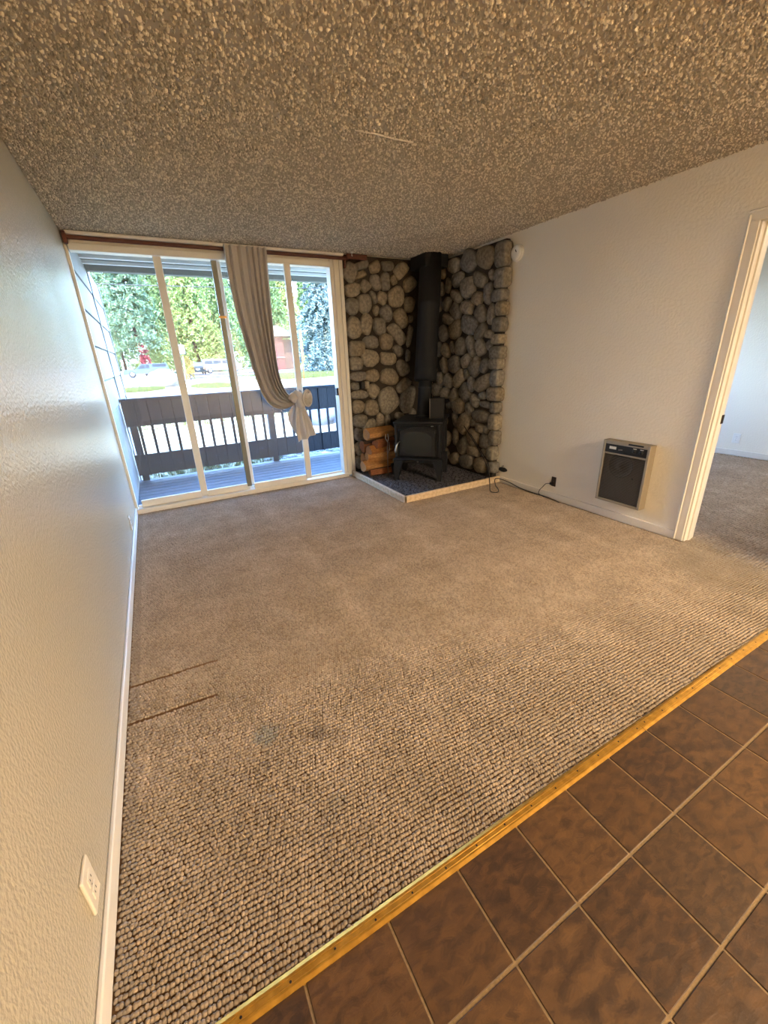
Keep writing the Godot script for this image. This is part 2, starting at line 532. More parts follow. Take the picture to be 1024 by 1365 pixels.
func room_shell() -> void:
	var fl := structure("floor")
	put("subfloor", B.new().box(Vector3(3.45, -0.15, 4.2), Vector3(7.4, 0.27, 9.0)).mesh(), M.carpet_back, fl)
	var ce := structure("ceiling")
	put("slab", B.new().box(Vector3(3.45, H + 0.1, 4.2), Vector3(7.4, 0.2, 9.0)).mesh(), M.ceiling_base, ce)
	# sprayed popcorn texture: small rounded lumps
	var dome := dome_mesh()
	var tf := []
	var tints := []
	var n := int(3.68 * 4.75 / (0.0108 * 0.0108))
	for i in n:
		var p := Vector3(0.005 + rng.randf() * 3.68, H, 0.05 + rng.randf() * 4.75)
		var r := 0.0032 + 0.005 * rng.randf() * rng.randf()
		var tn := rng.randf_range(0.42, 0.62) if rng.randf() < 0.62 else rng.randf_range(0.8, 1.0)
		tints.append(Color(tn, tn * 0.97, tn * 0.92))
		var bs := Basis(Vector3.UP, rng.randf() * TAU) * Basis(Vector3.RIGHT, PI + rng.randf_range(-0.3, 0.3))
		tf.append(Transform3D(bs * Basis.from_scale(Vector3(r * rng.randf_range(0.8, 1.6), r * rng.randf_range(1.1, 2.1), r)), p))
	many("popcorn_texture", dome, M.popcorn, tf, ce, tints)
	put("crack", B.new(true).tube([Vector3(1.52, H - 0.006, 2.36), Vector3(1.62, H - 0.007, 2.372), Vector3(1.74, H - 0.007, 2.366), Vector3(1.85, H - 0.006, 2.375)], 0.004, 6).mesh(), M.popcorn, ce)

	var wl := structure("wall_left")
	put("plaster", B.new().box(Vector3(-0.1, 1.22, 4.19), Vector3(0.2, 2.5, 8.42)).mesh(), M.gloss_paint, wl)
	var wr := structure("wall_right")
	var b := B.new()
	b.box(Vector3(W + 0.0575, 1.22, 1.61), Vector3(0.115, 2.5, 3.28))
	b.box(Vector3(W + 0.0575, 1.22, 6.24), Vector3(0.115, 2.5, 4.32))
	b.box(Vector3(W + 0.0575, 2.262, 3.665), Vector3(0.115, 0.416, 0.83))
	put("plaster", b.mesh(), M.wall_paint, wr)
	var wk := structure("wall_kitchen")
	put("plaster", B.new().box(Vector3(3.45, 1.22, 8.5), Vector3(7.4, 2.5, 0.2)).mesh(), M.wall_paint, wk)
	# the room beyond the doorway
	var w2 := structure("wall_bedroom")
	b = B.new().box(Vector3(7.068, 1.22, 4.2), Vector3(0.2, 2.5, 8.8))
	put("plaster", b.mesh(), M.wall_paint, w2)
	var w3 := structure("wall_bedroom_back")
	put("plaster", B.new().box(Vector3(5.4, 1.22, 5.6), Vector3(3.2, 2.5, 0.12)).mesh(), M.wall_paint, w3)
	# front wall of the building: solid beside and above the glass
	var wf := structure("wall_front")
	b = B.new()
	b.box(Vector3(3.12, 1.22, -0.1), Vector3(1.36, 2.5, 0.2))
	b.box(Vector3(4.06, 1.22, -0.1), Vector3(0.52, 2.5, 0.2))
	b.box(Vector3(6.85, 1.22, -0.1), Vector3(0.5, 2.5, 0.2))
	b.box(Vector3(5.46, 0.42, -0.1), Vector3(2.28, 0.96, 0.2))
	b.box(Vector3(5.46, 2.36, -0.1), Vector3(2.28, 0.24, 0.2))
	b.box(Vector3(1.22, 2.42, -0.1), Vector3(2.44, 0.14, 0.2))
	put("plaster", b.mesh(), M.wall_paint, wf)
	var up := structure("wall_upper_storey")
	put("storey", B.new().box(Vector3(2.0, 3.95, 4.2), Vector3(26.0, 2.5, 9.0)).mesh(), M.building, up)

	var bl := structure("baseboard_left")
	put("board", B.new().box(Vector3(0.007, 0.03, 2.05), Vector3(0.014, 0.075, 4.0), 0.004).mesh(), M.trim_paint, bl)
	var b2 := structure("baseboard_left_001")
	put("board", B.new().box(Vector3(0.007, 0.03, 6.25), Vector3(0.014, 0.075, 4.38), 0.004).mesh(), M.trim_paint, b2)
	var br := structure("baseboard_right")
	put("board", B.new().box(Vector3(W - 0.007, 0.028, 2.245), Vector3(0.014, 0.07, 1.87), 0.004).mesh(), M.trim_paint, br)
	var b3 := structure("baseboard_bedroom")
	put("board", B.new().box(Vector3(6.96, 0.035, 2.8), Vector3(0.016, 0.075, 5.5), 0.004).mesh(), M.trim_paint, b3)


func dome_mesh() -> ArrayMesh:
	var b := B.new(true)
	var ring := func(k: int, r: float, y: float) -> Vector3:
		return Vector3(cos(TAU * k / 6.0) * r, y, sin(TAU * k / 6.0) * r)
	for k in 6:
		var a0: Vector3 = ring.call(k, 1.0, -0.15)
		var a1: Vector3 = ring.call(k + 1, 1.0, -0.15)
		var c0: Vector3 = ring.call(k, 0.78, 0.62)
		var c1: Vector3 = ring.call(k + 1, 0.78, 0.62)
		b.quad(a0, a1, c1, c0, a0 + a1)
		b.tri(c0, c1, Vector3(0, 1, 0), Vector3.UP)
	return b.mesh()


func carpet() -> void:
	var fl := get_node("floor")
	# loop pile in rows that run along x; two runs have lost their loops
	var tf := []
	var tint := []
	var nz := FastNoiseLite.new()
	nz.seed = 3
	nz.frequency = 1.3
	var nf := FastNoiseLite.new()
	nf.seed = 5
	nf.frequency = 9.0
	var base := Color(0.49, 0.38, 0.28)
	var stains := [[0.507, 3.293, 0.045, Color(0.30, 0.30, 0.27), 0.75], [0.691, 3.386, 0.028, Color(0.2, 0.16, 0.14), 0.6], [0.656, 3.673, 0.03, Color(0.25, 0.23, 0.2), 0.45], [0.62, 3.72, 0.03, Color(0.3, 0.27, 0.24), 0.35], [3.5, 3.45, 0.35, Color(0.26, 0.21, 0.15), 0.5], [3.2, 3.9, 0.3, Color(0.3, 0.24, 0.17), 0.4]]
	var areas := [[0.02, 3.66, 0.03, 4.03], [3.66, 6.94, 1.9, 4.9]]
	for ar in areas:
		var pitch_z := 0.0142 if ar[0] < 1.0 else 0.019
		var pitch_x := 0.0102 if ar[0] < 1.0 else 0.016
		var z: float = ar[2] + 0.006
		var row := 0
		var skew := 0.05 if ar[0] < 1.0 else 0.0
		if skew > 0.0:
			z -= 0.17
		while z < ar[3]:
			var x: float = ar[0] + (row % 2) * pitch_x * 0.5
			while x < ar[1]:
				var skip := false
				if ar[0] < 1.0:
					skip = (x > 2.43 and z + skew * x < 1.29) or z + skew * x < 0.035 or z + skew * x > 4.035
					if (row == 202 and x < 0.4) or (row == 219 and x < 0.37):
						skip = true
				else:
					skip = x < W + 0.13 and (z < 3.25 or z > 4.07)
				if not skip:
					var wob := 0.006 * nz.get_noise_2d(x * 2.0, z * 2.0)
					var k := nz.get_noise_2d(x, z) * 0.10 + nf.get_noise_2d(x, z) * 0.09 + rng.randf_range(-0.2, 0.16)
					var c := base * (1.0 + k)
					for s in stains:
						var d: float = Vector2(x - s[0], z - s[1]).length() / s[2] + nf.get_noise_2d(x * 3.0, z * 3.0) * 0.5
						if d < 1.3:
							c = c.lerp(s[3], s[4] * clampf((1.3 - d) * 2.0, 0.0, 1.0))
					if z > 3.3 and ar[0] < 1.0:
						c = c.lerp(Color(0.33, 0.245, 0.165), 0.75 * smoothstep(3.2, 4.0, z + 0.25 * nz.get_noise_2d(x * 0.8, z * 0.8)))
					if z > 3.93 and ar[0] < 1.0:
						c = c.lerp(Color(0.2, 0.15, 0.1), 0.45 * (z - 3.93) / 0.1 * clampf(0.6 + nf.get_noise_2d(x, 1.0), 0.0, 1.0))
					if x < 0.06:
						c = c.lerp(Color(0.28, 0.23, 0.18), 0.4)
					c.a = 1.0
					var h := rng.randf_range(0.0045, 0.0095)
					var bs := Basis(Vector3.UP, rng.randf_range(-0.9, 0.9) + 0.35) * Basis(Vector3.RIGHT, rng.randf_range(-0.5, 0.2))
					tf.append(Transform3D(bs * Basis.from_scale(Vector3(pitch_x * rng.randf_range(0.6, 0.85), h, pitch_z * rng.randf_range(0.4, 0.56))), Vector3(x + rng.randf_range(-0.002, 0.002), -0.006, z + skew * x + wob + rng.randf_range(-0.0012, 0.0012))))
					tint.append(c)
				x += pitch_x
			z += pitch_z
			row += 1
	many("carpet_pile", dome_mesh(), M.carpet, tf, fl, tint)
	put("carpet_backing", B.new().box(Vector3(1.84, -0.013, 2.03), Vector3(3.68, 0.008, 4.0)).mesh(), M.carpet_run, fl)
	# frayed yarn pulled out of the pile
	var t := thing("frayed_yarn", "few pale frayed yarn ends pulled loose from the carpet near the left baseboard", "carpet yarn", Vector3(0.28, 0.004, 3.66))
	for k in 9:
		var p := Vector3(rng.randf_range(-0.1, 0.11), 0, rng.randf_range(-0.06, 0.05))
		var a := rng.randf() * TAU
		var d := Vector3(cos(a), 0, sin(a)) * rng.randf_range(0.012, 0.026)
		put("strand", B.new(true).tube([p, p + d * 0.4 + Vector3(0, 0.007, 0), p + d * 0.8 + Vector3(0, 0.008, 0) + Vector3(-d.z, 0, d.x) * 0.3, p + d + Vector3(-d.z, 0, d.x) * 0.6], 0.0014, 5).mesh(), M.thread, t)
	t = thing("frayed_yarn", "small curl of frayed carpet yarn in front of the grey stain", "carpet yarn", Vector3(0.44, 0.004, 3.5))
	for k in 7:
		var p := Vector3(rng.randf_range(-0.05, 0.05), 0, rng.randf_range(-0.02, 0.02))
		var a := rng.randf() * TAU
		var d := Vector3(cos(a), 0, sin(a)) * rng.randf_range(0.01, 0.018)
		put("strand", B.new(true).tube([p, p + d * 0.4 + Vector3(0, 0.006, 0), p + d * 0.8 + Vector3(-d.z, 0.006, d.x) * 0.4, p + d + Vector3(-d.z, 0, d.x) * 0.7], 0.0012, 5).mesh(), M.thread, t)


func tiles() -> void:
	var fl := get_node("floor")
	put("grout", B.new().box(Vector3(1.84, -0.008, 6.23), Vector3(3.68, 0.012, 4.36)).mesh(), M.grout, fl)
	var s := 0.23
	var x0 := 0.8796
	var z0 := 4.2896
	var n := 0
	for j in range(-1, 8):
		for i in range(-4, 13):
			var ax := maxf(x0 + i * s, 0.016)
			var bx := minf(x0 + (i + 1) * s, W)
			var az := maxf(z0 + j * s, 4.05)
			var bz := z0 + (j + 1) * s
			if bx - ax < 0.03:
				continue
			var g := 0.003
			var m := B.new().box(Vector3((ax + bx) * 0.5, -0.003, (az + bz) * 0.5), Vector3(bx - ax - 2 * g, 0.008, bz - az - g * 2.4), 0.0016).mesh()
			put("tile", m, M["slate_%d" % ((i * 7 + j * 3 + 70 + (i * j) % 2) % 5)], fl)
			n += 1
	# brass carpet bar in two lengths
	for k in 2:
		var xa: float = [0.016, 1.795][k]
		var xb: float = [1.792, W - 0.002][k]
		var t := thing("carpet_bar", ["bright yellow brass carpet bar with nail heads, the longer length running to the left wall", "duller brass carpet bar, the length running to the right beyond the joint"][k], "carpet bar", Vector3((xa + xb) * 0.5, 0, 4.047))
		var l := xb - xa
		var prof := PackedVector2Array([Vector2(-0.021, -0.003), Vector2(-0.021, 0.001), Vector2(-0.012, 0.0055), Vector2(0.012, 0.0055), Vector2(0.02, 0.003), Vector2(0.0215, -0.003)])
		put("strip", B.new().prism(prof, l, Transform3D(Basis(Vector3(0, 0, 1), Vector3(0, 1, 0), Vector3(-1, 0, 0)), Vector3(l * 0.5, 0, 0))).mesh(), M.brass, t)
		for r in 2:
			put("ridge", B.new(true).tube([Vector3(-l * 0.5, 0.0055, -0.006 + 0.012 * r), Vector3(l * 0.5, 0.0055, -0.006 + 0.012 * r)], 0.0008, 6).mesh(), M.brass, t)
		var q := -l * 0.5 + 0.03
		while q < l * 0.5:
			put("nail", B.new(true).lathe([Vector2(0.0032, 0.0), Vector2(0.0028, 0.0014), Vector2(0, 0.002)], 8, Transform3D(Basis(), Vector3(q, 0.005, rng.randf_range(-0.004, 0.002)))).mesh(), M.nail, t)
			q += 0.115


# a rounded river stone set in a wall: outline in the wall's plane, pulled out along its normal
func stone_mesh(a: float, b: float, ang: float, deep: float, sd: int) -> ArrayMesh:
	var r := RandomNumberGenerator.new()
	r.seed = sd * 977 + 13
	var k := []
	for i in 4:
		k.append(r.randf() * TAU)
	var pw := r.randf_range(0.56, 0.9)
	var f := func(i: int, j: int) -> Vector3:
		var th := TAU * (i % 14) / 14.0
		var c := cos(th)
		var s := sin(th)
		var q := Vector2(signf(c) * pow(absf(c), pw) * a, signf(s) * pow(absf(s), pw) * b)
		q *= 1.0 + 0.06 * sin(2.0 * th + k[0]) + 0.05 * sin(3.0 * th + k[1]) + 0.03 * sin(5.0 * th + k[2])
		q = q.rotated(ang)
		var sc: float = [1.0, 1.0, 0.9, 0.68, 0.36][j]
		var zz: float = [-0.6, 0.25, 0.68, 0.92, 1.0][j]
		zz += 0.05 * sin(th * 2.0 + k[3]) * (j % 2)
		return Vector3(q.x * sc, q.y * sc, zz * deep)
	var m := B.new(true)
	for j in 4:
		for i in 14:
			var mid: Vector3 = (f.call(i, j) + f.call(i + 1, j + 1)) * 0.5
			m.quad(f.call(i, j), f.call(i + 1, j), f.call(i + 1, j + 1), f.call(i, j + 1), mid + Vector3(0, 0, 0.3 * deep))
	for i in 14:
		m.tri(f.call(i, 4), f.call(i + 1, 4), Vector3(0, 0, deep * 1.02), Vector3(0, 0, 1))
	return m.mesh()


func stone_walls() -> void:
	var wb := structure("wall_hearth_back")
	put("mortar", B.new().box(Vector3(3.04, 1.215, 0.0), Vector3(1.2, 2.43, 0.06), 0.01).mesh(), M.mortar, wb)
	for i in BACK_STONES.size():
		var s: Array = BACK_STONES[i]
		var at := Vector3(s[0], s[1], 28) * 0.001
		at.y = maxf(at.y, 0.055 + 0.00104 * sqrt(pow(s[2] * sin(deg_to_rad(s[4])), 2.0) + pow(s[3] * cos(deg_to_rad(s[4])), 2.0)))
		if at.y + s[3] * 0.001 > H - 0.03:
			at.y = H - 0.035 - s[3] * 0.0009
		var ext := sqrt(pow(s[2] * cos(deg_to_rad(s[4])), 2.0) + pow(s[3] * sin(deg_to_rad(s[4])), 2.0)) * 0.00104
		at.x = maxf(at.x, 2.448 + ext)
		put("stone", stone_mesh(s[2] * 0.00103, s[3] * 0.00103, deg_to_rad(s[4]), clampf(minf(s[2], s[3]) * 0.0008, 0.035, 0.062), i), M["stone_%d" % ((i * 5 + i / 3) % 6)], wb, Transform3D(Basis(), at))
	var wr := structure("wall_hearth_right")
	put("mortar", B.new().box(Vector3(W - 0.03, 1.2, 0.645), Vector3(0.065, 2.4, 1.2), 0.01).mesh(), M.mortar, wr)
	# plane axes: u along +z, v up, normal towards -x
	var bs := Basis(Vector3(0, 0, 1), Vector3(0, 1, 0), Vector3(-1, 0, 0))
	for i in RIGHT_STONES.size():
		var s: Array = RIGHT_STONES[i]
		var at := Vector3(W * 1000.0 - 58, s[1], s[0]) * 0.001
		if at.z > 1.2 or at.y < 0.05:
			continue
		at.y = maxf(at.y, 0.055 + 0.00104 * sqrt(pow(s[2] * sin(deg_to_rad(s[4])), 2.0) + pow(s[3] * cos(deg_to_rad(s[4])), 2.0)))
		put("stone", stone_mesh(s[2] * 0.00103, s[3] * 0.00103, deg_to_rad(s[4]), clampf(minf(s[2], s[3]) * 0.0008, 0.032, 0.055), i + 200), M["stone_%d" % ((i * 5 + i / 4) % 6)], wr, Transform3D(bs, at))
	# corner stones, seen from two sides
	for i in QUOINS.size():
		var q: Array = QUOINS[i]
		var za: float = q[0] * 0.001 + 0.005
		var zb := 1.285 + 0.012 * sin(i * 2.3)
		var y1: float = minf(q[1] * 0.001 - 0.004, H - 0.05)
		var y0: float = q[2] * 0.001 + 0.004
		var m := B.new(true).blob(Vector3(), Vector3(0.062, (y1 - y0) * 0.53, (zb - za) * 0.53), Basis(), 20, 12, 0.05, i * 1.3, 0.48).mesh()
		put("corner_stone", m, M["stone_%d" % ((i * 5 + 1) % 6)], wr, Transform3D(Basis(), Vector3(W - 0.052, (y0 + y1) * 0.5, (za + zb) * 0.5)))
	put("outlet_box", B.new().box(Vector3(2.599, 1.085, 0.062), Vector3(0.05, 0.085, 0.05), 0.006).mesh(), M.black, wb)


func window() -> void:
	var w := structure("window_1")
	# outer frame
	var b := B.new()
	b.box(Vector3(0.012, 1.2, -0.01), Vector3(0.024, 2.34, 0.05), 0.003)
	b.box(Vector3(2.315, 1.2, -0.01), Vector3(0.035, 2.34, 0.11), 0.003)
	put("jamb", b.mesh(), M.vinyl_frame, w)
	b = B.new()
	b.box(Vector3(2.37, 1.2, 0.012), Vector3(0.07, 2.38, 0.055), 0.004)
	b.box(Vector3(2.352, 1.2, 0.045), Vector3(0.02, 2.36, 0.02), 0.003)
	b.box(Vector3(2.425, 1.2, 0.025), Vector3(0.04, 2.38, 0.06), 0.004)
	put("casing", b.mesh(), M.vinyl_frame, w)
	put("head", B.new().box(Vector3(1.18, 2.325, -0.01), Vector3(2.3, 0.055, 0.11), 0.004).mesh(), M.vinyl_frame, w)
	put("head_board", B.new().box(Vector3(1.22, 2.4, 0.012), Vector3(2.44, 0.1, 0.02), 0.003).mesh(), M.vinyl_frame, w)
	b = B.new()
	b.box(Vector3(1.18, 0.02, 0.0), Vector3(2.34, 0.05, 0.12), 0.005)
	b.box(Vector3(1.18, 0.05, -0.045), Vector3(2.3, 0.03, 0.02), 0.004)
	put("sill", b.mesh(), M.vinyl_frame, w)
	# fixed leaf on the left
	b = B.new()
	b.box(Vector3(0.665, 1.185, -0.015), Vector3(0.066, 2.24, 0.035), 0.004)
	b.box(Vector3(0.35, 0.082, -0.015), Vector3(0.57, 0.07, 0.03), 0.004)
	put("fixed_leaf", b.mesh(), M.vinyl_frame, w)
	put("pane", B.new().box(Vector3(0.35, 1.2, -0.018), Vector3(0.575, 2.2, 0.006)).mesh(), M.glass, w)
	# screen stile and second leaf
	put("pane", B.new().box(Vector3(0.915, 1.2, -0.03), Vector3(0.44, 2.2, 0.006)).mesh(), M.glass, w)
	b = B.new()
	b.box(Vector3(1.145, 1.2, -0.02), Vector3(0.05, 2.25, 0.035), 0.004)
	put("screen_stile", b.mesh(), M.dark_frame, w)
	# sliding leaf, pushed to the left so that the right-hand bay stands open
	b = B.new()
	b.box(Vector3(1.19, 1.2, -0.05), Vector3(0.036, 2.25, 0.03), 0.004)
	b.box(Vector3(1.835, 1.19, 0.03), Vector3(0.066, 2.26, 0.034), 0.004)
	b.box(Vector3(1.5, 0.075, 0.02), Vector3(0.62, 0.065, 0.03), 0.004)
	b.box(Vector3(0.92, 0.075, -0.02), Vector3(0.46, 0.065, 0.03), 0.004)
	put("sliding_leaf", b.mesh(), M.vinyl_frame, w)
	put("pane", B.new().box(Vector3(1.51, 1.2, 0.02), Vector3(0.6, 2.2, 0.006)).mesh(), M.glass, w)
	put("latch", B.new().box(Vector3(2.293, 1.03, 0.0), Vector3(0.026, 0.085, 0.07), 0.008).mesh(), M.black, w)
	tag(put("sticker", B.new().box(Vector3(1.145, 1.815, 0.0), Vector3(0.075, 0.02, 0.004), 0.001).mesh(), M.sticker, self), "small orange sticker across the dark door stile left of the curtain", "sticker")
	# bedroom window, out of view
	var w2 := structure("window_2")
	b = B.new()
	for k in 3:
		b.box(Vector3(4.35 + 1.11 * k, 1.57, -0.05), Vector3(0.06, 1.35, 0.06), 0.004)
	for k in 2:
		b.box(Vector3(5.46, 0.92 + 1.3 * k, -0.05), Vector3(2.28, 0.06, 0.06), 0.004)
	put("window_frame", b.mesh(), M.vinyl_frame, w2)
	put("pane", B.new().box(Vector3(5.46, 1.57, -0.06), Vector3(2.2, 1.3, 0.006)).mesh(), M.glass, w2)
	# curtain rail along the head of the door
	var t := thing("curtain_rail", "long reddish brown curtain rail under a white track along the glass door head", "curtain rail", Vector3(1.27, 2.38, 0.06))
	put("track", B.new().box(Vector3(-0.03, 0.036, 0), Vector3(2.42, 0.026, 0.045), 0.004).mesh(), M.trim_paint, t)
	put("rail", B.new().box(Vector3(0.0, 0.003, 0.005), Vector3(2.48, 0.03, 0.022), 0.006).mesh(), M.brown_wood, t)
	put("bracket", B.new().box(Vector3(-1.245, 0.0, 0.0), Vector3(0.03, 0.085, 0.05), 0.004).mesh(), M.brown_wood, t)
	put("bracket", B.new().box(Vector3(1.2, -0.03, -0.005), Vector3(0.02, 0.12, 0.03), 0.004).mesh(), M.brown_wood, t)
	put("rail_end", B.new().box(Vector3(1.33, 0.02, 0.03), Vector3(0.24, 0.05, 0.03), 0.006).mesh(), M.brown_wood, t)


func doorway() -> void:
	var d := structure("door_1")
	var b := B.new()
	# casing: flat board with a raised outer bead
	b.box(Vector3(W - 0.007, 1.03, 3.215), Vector3(0.018, 2.06, 0.05), 0.003)
	b.box(Vector3(W - 0.01, 1.045, 3.185), Vector3(0.024, 2.09, 0.014), 0.004)
	b.box(Vector3(W - 0.007, 2.075, 3.67), Vector3(0.018, 0.05, 0.97), 0.003)
	b.box(Vector3(W - 0.01, 2.104, 3.67), Vector3(0.024, 0.014, 0.985), 0.004)
	b.box(Vector3(W - 0.007, 1.03, 4.105), Vector3(0.018, 2.06, 0.05), 0.003)
	put("casing", b.mesh(), M.trim_paint, d)
	b = B.new()
	b.box(Vector3(W + 0.0575, 1.025, 3.2425), Vector3(0.13, 2.05, 0.018), 0.002)
	b.box(Vector3(W + 0.0575, 2.05, 3.66), Vector3(0.13, 0.018, 0.85), 0.002)
	b.box(Vector3(W + 0.0575, 1.025, 4.075), Vector3(0.13, 2.05, 0.018), 0.002)
	put("jamb", b.mesh(), M.trim_paint, d)
	b = B.new()
	b.box(Vector3(W + 0.052, 1.02, 3.256), Vector3(0.036, 2.04, 0.012), 0.002)
	b.box(Vector3(W + 0.052, 2.036, 3.66), Vector3(0.036, 0.012, 0.81), 0.002)
	put("door_stop", b.mesh(), M.trim_paint, d)
	put("strike_plate", B.new().box(Vector3(W + 0.108, 0.9, 3.2535), Vector3(0.028, 0.06, 0.005), 0.001).mesh(), M.nail, d)


func hearth() -> void:
	var t := thing("hearth", "low raised corner hearth of dark pebbled stone edged with a cream painted board", "hearth", Vector3(2.42, 0, 0.05))
	var o := -t.position
	put("slab", B.new().box(o + Vector3(3.015, 0.018, 0.66), Vector3(1.21, 0.044, 1.23)).mesh(), M.hearth_dark, t)
	put("edging_board", B.new().box(o + Vector3(2.41, 0.03, 0.678), Vector3(0.026, 0.075, 1.27), 0.004).mesh(), M.hearth_trim, t)
	put("edging_board", B.new().box(o + Vector3(3.043, 0.03, 1.3), Vector3(1.29, 0.075, 0.026), 0.004).mesh(), M.hearth_trim, t)
	var tf := []
	for i in 34:
		for j in 35:
			var p := Vector3(2.435 + i * 0.0345 + rng.randf_range(-0.007, 0.007), 0.04, 0.07 + j * 0.0345 + rng.randf_range(-0.007, 0.007))
			var r := rng.randf_range(0.0115, 0.0175)
			tf.append(Transform3D(Basis(Vector3.UP, rng.randf() * TAU) * Basis.from_scale(Vector3(r * rng.randf_range(0.8, 1.3), 0.009, r)), o + p))
	many("pebbles", dome_mesh(), M.hearth_stone, tf, t)


func stove() -> void:
	# local frame: x along the front to the right, z out of the front, y up; turned 45 degrees into the corner
	var t := thing("wood_stove", "black cast iron wood stove with an arched glass door on a corner stone hearth", "wood stove", Vector3(2.864, 0.045, 0.8425), "", -PI / 4)
	var b := B.new()
	b.box(Vector3(0, 0.45, -0.29), Vector3(0.50, 0.37, 0.55), 0.01)
	put("body", b.mesh(), M.stove_iron, t)
	for s in [-1.0, 1.0]:
		for k in 4:
			put("side_fin", B.new().box(Vector3(s * 0.253, 0.45, -0.1 - 0.13 * k), Vector3(0.012, 0.33, 0.03), 0.004).mesh(), M.stove_iron, t)
	put("top", B.new().box(Vector3(0, 0.655, -0.29), Vector3(0.55, 0.03, 0.61), 0.01).mesh(), M.stove_edge, t)
	put("lip", B.new().box(Vector3(0, 0.632, 0.0), Vector3(0.53, 0.016, 0.02), 0.004).mesh(), M.stove_edge, t)
	put("ash_ledge", B.new().box(Vector3(0, 0.262, 0.035), Vector3(0.52, 0.022, 0.11), 0.009).mesh(), M.stove_edge, t)
	# front surround with corner posts
	for s in [-1.0, 1.0]:
		put("corner_post", B.new().box(Vector3(s * 0.243, 0.45, -0.005), Vector3(0.03, 0.36, 0.03), 0.006).mesh(), M.stove_edge, t)
		put("post_bead", B.new().box(Vector3(s * 0.215, 0.45, -0.01), Vector3(0.012, 0.35, 0.02), 0.004).mesh(), M.stove_edge, t)
	# door plate with an arched opening
	var plate := PackedVector2Array()
	var hole := PackedVector2Array()
	var glass := PackedVector2Array()
	plate.append_array([Vector2(-0.2, 0.29), Vector2(0.2, 0.29), Vector2(0.2, 0.55)])
	var arch := []
	for k in 13:
		var u := 1.0 - k / 6.0
		plate.append(Vector2(0.2 * u, 0.575 + 0.035 * (1.0 - u * u)))
		arch.append(Vector3(0.205 * u, 0.575 + 0.04 * (1.0 - u * u), 0.028))
	plate.append(Vector2(-0.2, 0.55))
	put("door", B.new().prism(plate, 0.03, Transform3D(Basis(), Vector3(0, 0, -0.012))).mesh(), M.stove_iron, t)
	var door: Node = t.get_node("door")
	put("arch", B.new(true).tube([Vector3(0.205, 0.55, 0.026)] + arch + [Vector3(-0.205, 0.55, 0.026)], 0.011, 8).mesh(), M.stove_edge, door)
	for k in 13:
		var u := 1.0 - k / 6.0
		hole.append(Vector2(0.165 * u, 0.545 + 0.02 * (1.0 - u * u) - 0.045 * pow(absf(u), 5.0)))
	hole.append_array([Vector2(-0.165, 0.36), Vector2(-0.12, 0.325), Vector2(0.12, 0.325), Vector2(0.165, 0.36)])
	for v in hole:
		glass.append(v * 0.97 + Vector2(0, 0.013))
	put("glass_rim", B.new().prism(hole, 0.006, Transform3D(Basis(), Vector3(0, 0, 0.018))).mesh(), M.stove_edge, door)
	put("door_glass", B.new().prism(glass, 0.004, Transform3D(Basis(), Vector3(0, 0, 0.022))).mesh(), M.stove_glass, door)
	put("emblem", B.new().box(Vector3(0.165, 0.618, 0.0), Vector3(0.03, 0.008, 0.02), 0.003).mesh(), M.bright_metal, t)
	put("handle", B.new(true).tube([Vector3(-0.2, 0.45, 0.02), Vector3(-0.21, 0.44, 0.06), Vector3(-0.222, 0.41, 0.075), Vector3(-0.232, 0.36, 0.078), Vector3(-0.235, 0.335, 0.076)], [0.006, 0.007, 0.01, 0.013, 0.009], 10).mesh(), M.bright_metal, t)
	put("ash_pan", B.new().box(Vector3(0, 0.225, -0.2), Vector3(0.34, 0.06, 0.36), 0.008).mesh(), M.black, t)
	put("ash_knob", B.new(true).blob(Vector3(0.0, 0.215, -0.012), Vector3(0.012, 0.008, 0.01)).mesh(), M.dull_metal, t)
	# apron between the legs
	put("apron", B.new().box(Vector3(0, 0.245, -0.03), Vector3(0.5, 0.03, 0.03), 0.004).mesh(), M.stove_iron, t)
	# cabriole legs
	for sx in [-1.0, 1.0]:
		for fz in [0, 1]:
			var poly := PackedVector2Array([Vector2(0, 0), Vector2(0.042, 0), Vector2(0.046, 0.025), Vector2(0.058, 0.1), Vector2(0.088, 0.18), Vector2(0.11, 0.25), Vector2(-0.004, 0.25), Vector2(-0.006, 0.12)])
			var z := -0.04 if fz == 0 else -0.46
			var bs := Basis() if sx < 0 else Basis(Vector3(-1, 0, 0), Vector3(0, 1, 0), Vector3(0, 0, 1))
			put("leg", B.new().prism(poly, 0.045, Transform3D(bs, Vector3(sx * 0.272, 0, z - 0.0225 + 0.03))).mesh(), M.stove_edge, t)
	put("rear_shield", B.new().box(Vector3(0, 0.42, -0.585), Vector3(0.46, 0.42, 0.012), 0.003).mesh(), M.stove_iron, t)
	# flue
	var p := thing("stove_pipe", "tall black stove pipe rising from the wood stove to the ceiling", "stove pipe", Vector3(3.13, 0.7, 0.57))
	var o := p.position
	var dir := Vector3(0.29, 1.72, -0.27) / 1.72
	var along := func(y: float) -> Vector3:
		return dir * (y - o.y)
	var q := func(y0: float, y1: float, prof: Array) -> ArrayMesh:
		var path := []
		var rad := []
		for k in prof:
			path.append(along.call(lerpf(y0, y1, k[0])))
			rad.append(k[1])
		return B.new(true).tube(path, rad, 28).mesh()
	put("collar", q.call(0.70, 0.74, [[0, 0.1], [0.7, 0.1], [1, 0.082]]), M.stove_pipe, p)
	put("inner_pipe", q.call(0.70, 1.14, [[0, 0.077], [0.72, 0.077], [0.73, 0.081], [0.78, 0.081], [0.79, 0.077], [1, 0.077]]), M.stove_pipe, p)
	put("outer_pipe", q.call(1.11, 2.43, [[0, 0.1], [0.004, 0.128], [0.1, 0.13], [0.11, 0.126], [0.16, 0.126], [0.165, 0.124], [0.6, 0.124], [0.605, 0.127], [0.625, 0.127], [0.63, 0.124], [1, 0.124]]), M.stove_pipe, p)
